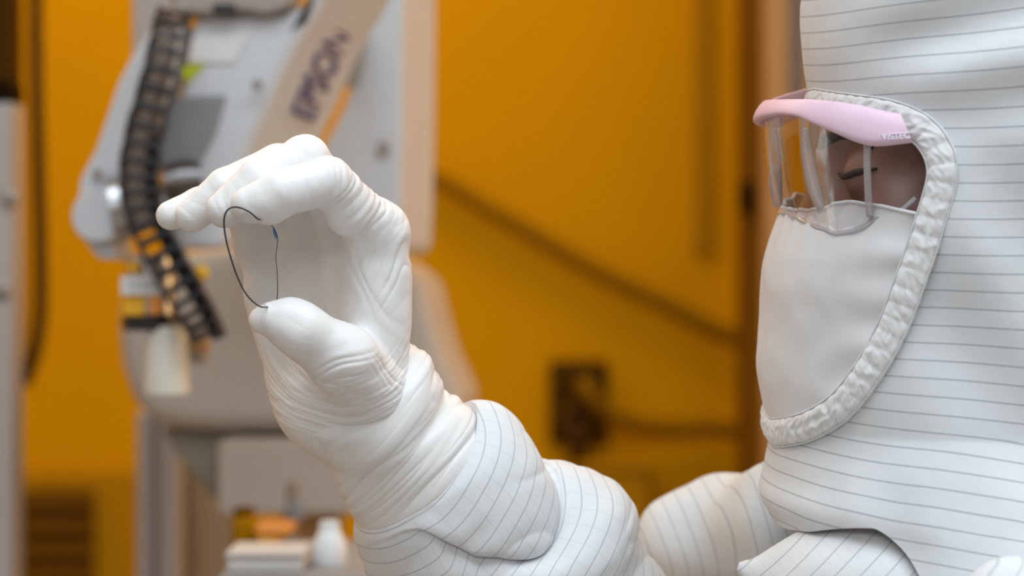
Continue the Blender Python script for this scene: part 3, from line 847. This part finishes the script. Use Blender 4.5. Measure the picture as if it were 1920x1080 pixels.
# temples running back over the hood
for s in (-1, 1):
    pts = [HL(a, s * b, c) for a, b, c in ((64, 74, 21.5), (40, 80, 21), (10, 87, 20), (-25, 88, 18))]
# lens
uL = along([(-95, 330), (-80, 385), (-62, 392), (-44, 402), (-20, 398), (0, 396), (20, 408), (44, 428), (56, 438), (66, 436), (74, 426), (82, 408), (92, 398), (100, 372), (106, 335)])
nl = 40
hh = np.linspace(0, 1, nl)
ulens = (ub + 3)[:, None] + (uL - ub - 3)[:, None] * hh[None]
inn = -0.5 - 7.0 * hh ** 2.2

ql = gp[:, None, :] + gn[:, None, :] * (inn[None, :, None])
def lens_mesh(name, off, m, parent):
    Q = ql + gn[:, None, :] * off
    Xl = HL(Q[..., 0], Q[..., 1], ulens)
    return Xl
Xo = lens_mesh('lens', 0.0, None, None); Xi = lens_mesh('lens', -2.0, None, None)
sel = arc <= 100
Xo = Xo[sel]; Xi = Xi[sel]; n0 = len(Xo)
Vl = np.concatenate([Xo.reshape(-1, 3), Xi.reshape(-1, 3)])
f0 = grid_faces(n0, nl, False)
lens = mesh_np('lens', Vl, np.concatenate([f0, f0[:, ::-1] + n0 * nl]), M['lens'], gog)
lens['label'] = 'clear curved lens'
edge_pts = (Xo[:, -1] + Xi[:, -1]) / 2
tube('lens_edge', edge_pts[::2], 0.0012, M['lens_rim'], lens, n=10, ns=300)
for s in (-1, 1):
    i = [k for k in range(n0) if abs(arc[sel][k] - 78) < 1.2 and np.sign(gp[sel][k][1]) == s][0]
    tube('lens_corner', (Xo[i] * 0.5 + Xi[i] * 0.5)[::4], 0.0016, M['lens_rim'], lens, n=10, ns=60)
# pale tubes by the nose, added as the white reflections inside the lens
for s in (-1, 1):
    q_ = 0 if s < 0 else 1
    pts = [HL(107 - 6 * q_, s * (12 + 13 * q_), 16), HL(106 - 6 * q_, s * (13 + 14 * q_), 4), HL(105 - 7 * q_, s * (16 + 15 * q_), -9), HL(103 - 8 * q_, s * (21 + 15 * q_), -19)]
    tube('nose_reflection', pts, [0.0016, 0.0028, 0.0032, 0.0020], M['lens_rim'], lens, n=10)
# white lettering on the near end of the bar
a = [k for k in range(ng) if gp[k][1] > 0 and arc[k] <= 97]
i0, i1 = [k for k in a if arc[k] > 84][0], [k for k in a if arc[k] > 95.0][0]
def barpt(k, h, o): 
    q_ = gp[k] + gn[k] * o; return HL(q_[0], q_[1], ub[k] + (ut[k] - ub[k]) * h)
o0 = barpt(i0, 0.16, 4.15); o1 = barpt(i1, 0.16, 4.15); oy = barpt(i0, 0.5, 3.2)
text('lettering', 'VISTEC', o0, o1 - o0, oy - o0, np.linalg.norm(o1 - o0), 0.0026, M['letter_white'], fr, 0.0006)

# ================================================================== THE DISC HELD BETWEEN FINGER AND THUMB
disc = thing('flexible_disc', W(490, 576, -36), 'thin clear flexible disc with black rim pinched between gloved index finger and thumb', 'disc')
rim = [(484, 411, -47), (470, 399, -49), (453, 390.5, -51), (437, 388.5, -53), (425, 396, -54), (420, 414, -54), (423, 445, -53), (432, 481, -51), (445, 519, -49), (460, 549, -46),
       (476, 567, -44.5), (492, 576, -43), (508, 573, -34), (519, 562, -22), (520, 520, -12), (517.5, 482, -10), (520.5, 450, -10), (516, 432, -12), (507, 420, -20), (496, 413, -34)]
rp = np.array([W(*q) for q in rim])
rp = np.concatenate([rp[-3:], rp, rp[:4]]); rs = spline(rp, (len(rp) - 1) * 10 + 1)[30:30 + 10 * len(rim)]
nr = len(rs); ib = 115                                   # rs[0] is under the index finger, rs[ib] on the thumb
lc = np.array([[np.interp(q, np.linspace(0, 1, ib + 1), rs[:ib + 1, k]) for k in range(3)] for q in np.linspace(0, 1, 90)])
rr = np.concatenate([rs[ib:], rs[:1]])[::-1]
rc_ = np.array([[np.interp(q, np.linspace(0, 1, len(rr)), rr[:, k]) for k in range(3)] for q in np.linspace(0, 1, 90)])
cw = np.linspace(0, 1, 24)
Gf = lc[:, None] * (1 - cw)[None, :, None] + rc_[:, None] * cw[None, :, None]
V = Gf.reshape(-1, 3); F = grid_faces(90, 24, False)
film = mesh_np('film', V, F, M['film'], disc); film['label'] = 'clear film'
dep = (rs[:, 1] - W(0, 0, -54)[1]) / 0.044
rad = 0.00042 - 0.00026 * np.clip(dep, 0, 1) ** 0.6
V = []; F = []
tn = unit(np.roll(rs, -1, 0) - np.roll(rs, 1, 0))
u0 = np.cross(tn, np.array([0.3, 1, 0.2])); u0 = unit(u0); v0 = np.cross(tn, u0)
for i in range(nr):
    for k in range(8):
        a_ = 2 * math.pi * k / 8; V.append(rs[i] + rad[i] * (math.cos(a_) * u0[i] + math.sin(a_) * v0[i]))
for i in range(nr):
    for k in range(8): F.append([i * 8 + k, i * 8 + (k + 1) % 8, ((i + 1) % nr) * 8 + (k + 1) % 8, ((i + 1) % nr) * 8 + k])
r_o = mesh_np('rim', V, F, M['film_rim'], disc); r_o['label'] = 'thin black edge'
cb = W(515, 438, -13.5)
V = [cb]; F = []
dx = W(517, 438, -12) - W(513, 438, -17); dx /= np.linalg.norm(dx)
for k in range(24):
    a_ = 2 * math.pi * k / 24
    V.append(cb + 0.0026 * math.sin(a_) * unit(W(517, 446, -12) - W(513, 430, -13)) + dx * 0.0026 * math.cos(a_))
for k in range(24): F.append([0, 1 + k, 1 + (k + 1) % 24])
bd = mesh_np('blue_dot', V, F, M['blue'], disc); bd['label'] = 'small blue dot near the edge'
so = bd.modifiers.new('T', 'SOLIDIFY'); so.thickness = 0.0002

# ================================================================== ROBOT
rb = thing('industrial_robot', P(560, 965, 1.95) * np.array([1, 1, 0]), 'pale grey six-axis robot arm with black cable chain standing behind the gloved hand', 'robot arm')
# upright link on the right
prism('upper_arm', [(692, -60), (756, -60), (754, 200), (751, 380), (748, 452), (738, 474), (600, 474), (560, 440), (585, 320), (612, 262), (642, 205), (662, 150), (674, 90), (682, 30)],
      1.95, (0.0215, 0.085, 0.0), M['robot'], rb, 0.004)
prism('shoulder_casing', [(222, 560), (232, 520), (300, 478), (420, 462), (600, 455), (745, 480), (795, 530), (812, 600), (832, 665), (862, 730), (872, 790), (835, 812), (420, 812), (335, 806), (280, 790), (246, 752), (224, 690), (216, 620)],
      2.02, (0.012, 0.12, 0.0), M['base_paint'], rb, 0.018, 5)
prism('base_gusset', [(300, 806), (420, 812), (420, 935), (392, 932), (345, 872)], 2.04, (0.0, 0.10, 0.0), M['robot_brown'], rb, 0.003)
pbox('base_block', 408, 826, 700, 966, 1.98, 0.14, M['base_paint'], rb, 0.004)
a = P(560, 966, 2.02)
box('pedestal', (a[0] - 0.012, a[1], 0.0), (a[0] + 0.03, a[1] + 0.06, a[2] + 0.01), M['tan'], rb, 0.003)
# forearm
FA = (0.044, 0.085, 0.010)
fore = prism('forearm', [(352, 62), (368, 24), (560, 20), (588, -60), (640, -60), (560, 72), (520, 150), (498, 205), (470, 260), (436, 360), (412, 470), (300, 470), (318, 320), (334, 180)],
             1.76, FA, M['robot'], rb, 0.007)
prism('fork_arm', [(296, 40), (340, 40), (330, 120), (300, 200), (262, 290), (228, 318), (203, 345), (197, 390), (206, 436), (218, 478), (212, 487), (184, 485), (163, 458), (150, 425), (145, 380), (152, 333), (166, 306), (180, 280), (196, 232), (224, 150), (250, 100)],
      1.74, (0.004, 0.05, 0.0), M['robot'], rb, 0.006)
rc = prism('recess_shade', [(312, 182), (424, 178), (404, 250), (372, 312), (296, 318)], 1.757, (0.0, 0.004, 0.0), M['robot_dark'], fore, 0.001)  # flat plate coloured dark for the shade in the forearm recess
rc['label'] = 'shade of the forearm recess put in as a dark grey plate'
lathe('wrist_hub', P(186, 405, 1.735), (-0.12, -1, 0.02), [(-0.03, 0.018), (0.0, 0.018), (0.004, 0.016)], M['robot'], rb)
w1_ = lathe('wrist_shaft', P(205, 392, 1.745), (1, 0.15, 0.12), [(0, 0.0225), (0.009, 0.0225), (0.009, 0.020), (0.016, 0.020), (0.016, 0.012), (0.045, 0.012)], M['chrome'], rb)
lathe('wrist_bearing', P(306, 345, 1.74), (1, 0.2, 0.1), [(0, 0.012), (0.006, 0.012), (0.006, 0.014), (0.020, 0.014), (0.020, 0.012), (0.024, 0.012)], M['dsteel'], rb)
# bolts
for (x, y, d, r) in ((482, 160, 1.752, 0.0036), (718, 278, 1.948, 0.0045), (418, 452, 1.95, 0.004), (182, 326, 1.738, 0.003)):
    lathe('bolt', P(x, y, d), (0.15, -1, 0), [(0, r), (0.003, r), (0.003, r * .55), (0.0018, r * .5)], M['steel'], rb, 20)
# bracket at the top
tb = prism('cable_bracket', [(318, -40), (560, -40), (548, 14), (500, 30), (452, 22), (398, 30), (350, 26), (322, 40)], 1.75, (0.0, 0.05, 0.0), M['steel'], rb, 0.003)
pbox('bracket_slot', 398, 6, 440, 26, 1.747, 0.004, M['black'], tb, 0.001)
prism('dress_hose_cover', [(640, 20), (668, 30), (662, 110), (648, 165), (632, 150), (636, 80)], 1.90, (0.006, 0.04, 0), mat('blue_grey_cover', (0.22, 0.26, 0.29), 0.5), rb, 0.004)
# stickers and lettering
tri = prism('warning_sticker', [(334, 122), (386, 120), (351, 157)], 1.7585, (0.0, 0.001, 0.0), M['lime'], fore, 0.0)
tri['label'] = 'lime yellow triangle sticker'
lb = prism('rating_label', [(362, 70), (470, 60), (440, 118), (352, 116)], 1.7585, (0, 0.001, 0), M['labelw'], fore, 0.0)
e_up = unit(P(604, 96, 1.80) - P(548, 222, 1.80)); e_ac = -unit(np.array(FA))
og = P(482, 238, 1.76) + np.array(FA) * 0.70 + np.cross(e_up, unit(e_ac)) * 0.0012
text('lettering', 'EPSON', og, e_up, e_ac, 0.062, 0.034, M['logo'], fore, 0.001)
# cable chain, link by link
ch = bpy.data.objects.new('cable_chain', None); COL.objects.link(ch)
cpath = [(326, 30, 1.716, 66, 20), (318, 64, 1.705, 68, 14), (308, 115, 1.70, 68, 14), (289, 185, 1.70, 70, 14), (271, 255, 1.70, 74, 10), (262, 318, 1.70, 74, 3), (265, 375, 1.70, 74, -5), (285, 432, 1.70, 74, -18), (314, 490, 1.70, 74, -30), (347, 548, 1.70, 72, -26), (374, 596, 1.702, 66, -20), (390, 632, 1.705, 52, -18)]
cp = spline(cpath, 23)
M['tancable'] = mat('tan_ribbon_cable', (0.42, 0.31, 0.24), 0.5)
rbl = Vector(rb.location); ch.parent = rb; ch.location = Vector(P(300, 300, 1.70)) - rbl
for i in range(22):
    x, y, d, wv, ang = cp[i]; x2, y2, d2 = cp[i + 1][:3]
    c = P(x, y, d); c2 = P(x2, y2, d2)
    ax = unit(c2 - c); L = np.linalg.norm(c2 - c)
    th = math.radians(-ang * 0.6)
    wx = np.array([math.cos(th), 0, math.sin(th)]); wx = unit(wx - ax * (wx @ ax))
    nz = np.cross(ax, wx); nz *= -np.sign(nz[1])
    hw = wv * 0.5 * K * d
    bm = bmesh.new()
    def add(c_, sx, sy, sz):
        r = bmesh.ops.create_cube(bm, size=1.0)
        for v in r['verts']:
            q = c_ + wx * v.co.x * sx + ax * v.co.y * sy + nz * v.co.z * sz
            v.co = Vector(q)
    mid = (c + c2) / 2
    for sg in (-1, 1): add(mid + wx * sg * hw * (0.92 if i % 2 else 0.87), hw * 0.15, L * 1.2, 0.016)
    add(mid + nz * 0.006, hw * 1.8, L * 0.40, 0.0035)
    if i > 9: add(mid - nz * 0.006, hw * 1.8, L * 0.36, 0.0035)
    o = bm_obj('chain_link', bm, M['black'], ch); bevel(o, 0.0008, 2)
tube('inner_cable', [P(x - 8, y, d + 0.009) for x, y, d, wv, ang in cpath[:8]], [0.008, 0.0092, 0.0098], M['tancable'], ch)
cb_pts = [P(x, y, d + 0.004) for x, y, d, wv, ang in cpath]
tube('inner_cable', [p + np.array([0.007, 0.002, 0]) for p in cb_pts[4:]], 0.0052, M['rubber'], ch)
# end tool
tl = bpy.data.objects.new('end_tool', None); COL.objects.link(tl); tl.parent = rb; tl.location = Vector(P(290, 600, 1.73)) - rbl
k_ = K * 1.73
def px(n): return n * k_
ct = P(282, 590, 1.73)
lathe('tool_collar', P(282, 478, 1.73), (0, 0, -1), [(0, px(44)), (px(42), px(46)), (px(42), px(50)), (px(80), px(50)), (px(80), px(46)), (px(112), px(46))], M['chrome'], tl)
lathe('black_ring', P(282, 588, 1.73), (0, 0, -1), [(0, px(50)), (px(3), px(53)), (px(28), px(53)), (px(32), px(48))], M['black'], tl)
lathe('frosted_cup', P(313, 612, 1.725), (0, 0, -1), [(0, px(34)), (px(10), px(36)), (px(118), px(43)), (px(126), px(42)), (px(126), px(32)), (px(40), px(28))], M['nozzle'], tl)
pbox('yellow_block', 231, 553, 272, 592, 1.712, 0.012, M['yellow'], tl, 0.001)
pbox('orange_block', 279, 553, 300, 590, 1.71, 0.012, M['orange'], tl, 0.001)
pbox('white_tag', 226, 518, 303, 553, 1.709, 0.004, M['labelw'], tl, 0.0006)
for q in range(5): pbox('tag_print', 240 + q * 12, 530, 247 + q * 12, 540, 1.7085, 0.0008, M['greytext'], tl, 0.0)
lathe('yellow_knob', P(252, 501, 1.712), (0, -1, 0), [(0, px(11)), (px(10), px(12)), (px(16), px(8))], M['yellow'], tl)
lathe('yellow_knob', P(378, 512, 1.735), (0, -1, 0), [(0, px(14)), (px(10), px(15)), (px(16), px(8))], M['yellow'], tl)
lathe('yellow_knob', P(376, 558, 1.735), (0, -1, 0), [(0, px(14)), (px(10), px(15)), (px(16), px(8))], M['yellow'], tl)
pbox('sensor_block', 352, 636, 388, 660, 1.725, 0.02, M['tan'], tl, 0.001)
lathe('sensor_tip', P(374, 660, 1.733), (0, 0, -1), [(0, px(16)), (px(18), px(16)), (px(22), px(10))], M['steel'], tl)
# mounting plate up behind the forearm
prism('rear_link', [(246, -60), (345, -60), (338, 60), (300, 130), (248, 132)], 1.88, (0.0, 0.06, 0), mat('link_taupe', (0.42, 0.36, 0.32), 0.55), rb, 0.003)

# ================================================================== BENCH AND ITS THINGS
WALL = 3.1
bt = P(600, 1056, 1.72)[2]
bench = thing('workbench', (-0.13, 0.62, 0), 'grey topped workbench below the robot at the bottom edge', 'workbench')
xa = P(425, 0, 1.70)[0]; xb = P(900, 0, 1.70)[0]
box('worktop', (xa, 0.45, bt - 0.03), (xb, 0.68, bt), M['bench'], bench, 0.003)
for (x, y) in ((xa + .02, .47), (xb - .02, .47), (xa + .02, .66), (xb - .02, .66)):
    box('leg', (x - .015, y - .015, 0), (x + .015, y + .015, bt - 0.03), M['alu'], bench, 0.002)
bo = thing('spray_bottle', P(618, 1056, 1.70) * np.array([1, 1, 0]) + np.array([0, 0, bt]), 'white plastic bottle standing on the grey bench beside the sleeve', 'bottle')
c = np.array(bo.location[:]); k17 = K * 1.70
lathe('bottle_body', c, (0, 0, 1), [(0, 30 * k17), (4 * k17, 33 * k17), (40 * k17, 32 * k17), (58 * k17, 25 * k17), (66 * k17, 20 * k17)], M['bottle'], bo)
lathe('bottle_cap', c + np.array([0, 0, 66 * k17]), (0, 0, 1), [(0, 20 * k17), (18 * k17, 19 * k17), (20 * k17, 14 * k17)], M['bottle'], bo)
wb = thing('carton', P(490, 1056, 1.68) * np.array([1, 1, 0]) + np.array([0, 0, bt]), 'low off-white box on the bench left of the bottle', 'box')
x0 = P(424, 0, 1.66)[0]; x1 = P(566, 0, 1.66)[0]
box('carton_body', (x0, 0.462, bt), (x1, 0.53, P(0, 1044, 1.66)[2]), M['whitebox'], wb, 0.002)
box('carton_lid', (x0 - 0.001, 0.460, P(0, 1044, 1.66)[2]), (x1 + 0.001, 0.532, P(0, 1037, 1.66)[2]), M['whitebox'], wb, 0.001)
ob = thing('orange_tub', (P(482, 0, 1.80)[0], 0.63, bt), 'orange and yellow tub on the bench in the gap under the robot base', 'tub')
x0 = P(482, 0, 1.82)[0]; x1 = P(524, 0, 1.82)[0]; z1 = P(0, 985, 1.82)[2]
box('tub_body', (x0, 0.61, bt), (x1, 0.66, z1 - 0.006), M['amber2'], ob, 0.003)
box('tub_lid', (x0 - .001, 0.609, z1 - 0.006), (x1 + 0.008, 0.661, z1), M['orange'], ob, 0.002)
ob = thing('amber_jar', (P(450, 0, 1.80)[0], 0.63, bt), 'dark amber jar left of the orange tub under the robot base', 'jar')
c = np.array(ob.location[:]); k18 = K * 1.83
lathe('jar_body', c, (0, 0, 1), [(0, 22 * k18), (3 * k18, 24 * k18), (52 * k18, 24 * k18), (60 * k18, 18 * k18)], M['amber_dark'], ob)
lathe('jar_lid', c + np.array([0, 0, 60 * k18]), (0, 0, 1), [(0, 20 * k18), (14 * k18, 20 * k18), (15 * k18, 17 * k18)], M['brown'], ob)
# thin steel rod hanging in front of the robot base
rd = thing('steel_rod', P(548, 1000, 1.92) * np.array([1, 1, 0]), 'slim steel rod standing upright in front of the robot base', 'rod')
lathe('rod_shaft', P(548, 0, 1.92) * np.array([1, 1, 0]), (0, 0, 1), [(0, 0.004), (P(0, 905, 1.92)[2], 0.004)], M['steel'], rd, 16)
lathe('rod_clamp', P(555, 975, 1.92), (0, 0, 1), [(0, 0.006), (0.008, 0.0075), (0.014, 0.006)], M['robot_dark'], rd, 16)

# ================================================================== FRAMES AND POSTS AT THE LEFT
def post(name, x0, x1, d, depth, top, m, label, cat, groove=None):
    t = thing(name, P((x0 + x1) / 2, 0, d) * np.array([1, 1, 0]), label, cat)
    a = P(x0, top, d); b = P(x1, top, d)
    box('post_body', (a[0], a[1], 0), (b[0], a[1] + depth, a[2]), m, t, 0.003)
    if groove:
        a = P(groove[0], top, d); b = P(groove[1], top, d)
        box('groove', (a[0], a[1] - 0.0006, 0), (b[0], a[1] + 0.002, a[2] - 0.004), M['taupe'], t)
    return t
post('aluminium_post', 256, 334, 2.25, 0.04, 770, M['alu'], 'aluminium profile post with dark groove left of the robot base', 'post', (284, 298))
post('machine_cover', 336, 440, 2.32, 0.03, 815, mat('khaki_cover', (0.45, 0.35, 0.23), 0.6), 'tan upright cover between aluminium post and robot base', 'cover', (350, 356))
mp = post('machine_post', -60, 22, 2.0, 0.05, 190, M['post'], 'pale grey machine post along the left edge with two bolts', 'post')
for (x, y) in ((20, 372), (4, 545)):
    lathe('bolt', P(x, y, 2.0), (0, -1, 0), [(0, 0.006), (0.004, 0.006), (0.005, 0.004)], M['steel'], mp, 20)
ub_ = thing('dark_beam', P(-10, 190, 2.0), 'dark brown box standing on the pale post in the top left corner', 'box')
pbox('beam_body', -60, -60, 18, 188, 2.0, 0.05, M['dkbrown'], ub_, 0.003)
pbox('beam_cap', -60, 150, 20, 189, 1.998, 0.054, M['black_brown'], ub_, 0.002)
hs = tube('hanging_hose', [P(68, -80, 2.5), P(68, 100, 2.5), P(72, 300, 2.5), P(76, 460, 2.5), P(76, 580, 2.5), P(66, 660, 2.5), P(44, 722, 2.5)], 0.0062, M['hose'])
tag(hs, 'thick dark brown hose hanging down the amber wall at left', 'hose')
cb = tube('thin_cord', [P(36, -60, 3.06), P(38, 200, 3.06), P(42, 500, 3.06), P(44, 700, 3.06)], 0.0045, M['cord'])
tag(cb, 'thin brown cord running down the wall beside the dark hose', 'cord')

# ================================================================== ROOM
yb = WALL - 1.2
struct(box('floor', (-2.6, -3.4, -0.05), (2.6, yb + 0.1, 0.0), M['floor']))
struct(box('ceiling', (-2.6, -3.4, 2.8), (2.6, yb + 0.1, 2.85), M['white']))
struct(box('wall_back', (-2.6, yb, 0.0), (2.6, yb + 0.1, 2.8), M['amber']))
struct(box('wall_left', (-2.7, -3.4, 0.0), (-2.6, yb + 0.1, 2.8), M['white']))
struct(box('wall_right', (2.6, -3.4, 0.0), (2.7, yb + 0.1, 2.8), M['white']))
struct(box('wall_front', (-2.6, -3.5, 0.0), (2.6, -3.4, 2.8), M['white']))
# door frame strip and posts at the right of the wall
d2 = 2.9
def strip(name, x0, x1, d, depth, m, y0=None, y1=None):
    a = P(x0, 0, d); b = P(x1, 0, d)
    z0 = 0.0 if y1 is None else P(0, y1, d)[2]; z1 = 2.8 if y0 is None else P(0, y0, d)[2]
    return struct(box(name, (a[0], a[1], z0), (b[0], a[1] + depth, z1), m, None, 0.002))
t1 = strip('trim_1', 1398, 1446, 2.96, 0.12, M['brown'])
strip('trim_2', 1440, 1478, 2.75, 0.06, M['tan'])
strip('trim_3', 1478, 1514, 2.76, 0.06, M['taupe'], -500, 205)
strip('trim_4', 1300, 1338, 3.09, 0.02, M['amber_dark'], -400, 470)
lt = pbox('latch', 1386, 340, 1414, 398, 2.93, 0.03, M['black_brown'], t1, 0.002); lt['label'] = 'small black latch'

# outlet, plugs and cords
ot = thing('wall_outlet', P(1086, 756, 3.095), 'dark brown double power outlet on the amber wall with two plugs', 'outlet')
pbox('cover_plate', 1030, 676, 1140, 834, 3.085, 0.015, M['dkbrown'], ot, 0.004)
for y in (710, 780):
    s_ = lathe('socket', P(1084, y, 3.085), (0, -1, 0), [(0, 0.019), (0.003, 0.019), (0.004, 0.017)], M['brown'], ot, 28)
for (x, y) in ((1082, 706), (1082, 784)):
    pl = lathe('plug', P(x, y, 3.08), (0, -1, 0), [(0, 0.013), (0.012, 0.012), (0.02, 0.008)], M['black_brown'], ot, 20)
c1 = tube('power_cord', [P(1086, 712, 3.055), P(1110, 740, 3.05), P(1140, 772, 3.06), P(1200, 796, 3.07), P(1260, 802, 3.08), P(1330, 800, 3.08), P(1400, 812, 3.08), P(1470, 830, 3.08)], 0.0085, M['cord'])
tag(c1, 'brown power cord running right from the wall outlet', 'cord')
c2 = tube('power_cord', [P(1082, 790, 3.058), P(1084, 830, 3.05), P(1086, 880, 3.06), P(1088, 980, 3.08), P(1090, 1200, 3.085)], 0.010, M['hose'])
tag(c2, 'dark power cord dropping straight down below the wall outlet', 'cord')
c3 = tube('wall_cable', [P(770, 320, 3.08), P(835, 342, 3.08), P(900, 382, 3.08), P(985, 430, 3.08), P(1070, 480, 3.08), P(1160, 528, 3.08), P(1260, 575, 3.08), P(1340, 618, 3.08), P(1400, 640, 3.08), P(1450, 655, 3.08)], 0.0092, M['cord'])
tag(c3, 'long brown cable sloping down across the amber wall', 'cable')
pn = thing('floor_cabinet', P(1150, 1100, 3.0) * np.array([1, 1, 0]), 'dark amber cabinet against the wall below the outlet', 'cabinet')
a = P(1085, 880, 3.02); b = P(1215, 880, 3.02)
box('cabinet_body', (a[0], a[1], 0), (b[0], yb, a[2]), M['amber_dark'], pn, 0.004)
box('cabinet_top', (a[0] - 0.004, a[1] - 0.004, a[2]), (b[0] + 0.004, yb, a[2] + 0.006), M['amber_dark'], pn, 0.002)
# louvred vent at lower left
vt = thing('wall_vent', P(105, 1020, 3.08), 'dark brown louvred vent low on the wall at left', 'vent')
pbox('vent_frame', 22, 884, 250, 1250, 3.085, 0.012, M['amber_dark'], vt, 0.003)
pbox('vent_back', 42, 920, 176, 1230, 3.08, 0.004, M['dkbrown'], vt, 0.001)
bm = bmesh.new()
for y in range(930, 1230, 44):
    a = P(46, y + 24, 3.07); b = P(172, y, 3.07)
    box_bm((a[0], a[1], a[2]), (b[0], a[1] + 0.008, b[2]), bm)
bm_obj('louvres', bm, M['brown'], vt)

# ================================================================== LIGHT
def area(name, loc, target, sx, sy, power, color):
    l = bpy.data.lights.new(name, 'AREA'); l.shape = 'RECTANGLE'; l.size = sx; l.size_y = sy; l.energy = power; l.color = color
    o = bpy.data.objects.new(name, l); COL.objects.link(o); o.location = loc
    o.rotation_euler = (Vector(target) - Vector(loc)).to_track_quat('-Z', 'Y').to_euler()
    return o
area('ceiling_panel_light', (0.25, -0.55, 2.75), (0.25, -0.55, 0), 2.2, 1.0, 30, (0.80, 0.92, 1.0))
area('ceiling_panel_light', (-0.3, -2.4, 2.7), (0.1, -0.2, 1.4), 2.4, 1.2, 24, (0.80, 0.92, 1.0))
area('amber_ceiling_light', (0.4, 1.45, 2.7), (0.4, 1.9, 1.4), 3.6, 0.4, 28, (1.0, 0.76, 0.42))
area('amber_fill_light', (2.4, 1.0, 1.9), (0.0, 0.8, 1.4), 0.8, 1.6, 13, (1.0, 0.55, 0.18))  # unseen lamp added for the amber tint on right-facing sides
area('amber_fill_light', (-1.7, 1.3, 2.65), (-0.1, 0.0, 1.4), 1.0, 0.8, 9, (1.0, 0.55, 0.18))  # unseen lamp added for warm tints, like orange bounce from the left
w = bpy.data.worlds.new('World'); SC.world = w; w.use_nodes = True
w.node_tree.nodes['Background'].inputs[0].default_value = (0.8, 0.85, 0.9, 1)
w.node_tree.nodes['Background'].inputs[1].default_value = 0.3

# ================================================================== CAMERA
cd = bpy.data.cameras.new('camera'); cd.sensor_width = 36; cd.lens = 96; cd.clip_start = 0.05
cam = bpy.data.objects.new('camera', cd); COL.objects.link(cam)
cam.location = (0, -1.2, CZ); cam.rotation_euler = (math.radians(90), 0, 0)
cd.dof.use_dof = True; cd.dof.focus_distance = 1.185; cd.dof.aperture_fstop = 5.8; cd.dof.aperture_blades = 9
SC.camera = cam
vs = SC.view_settings
vs.view_transform = 'Standard'; vs.look = 'None'; vs.gamma = 1.0; vs.use_curve_mapping = False
vs.exposure = 0.0
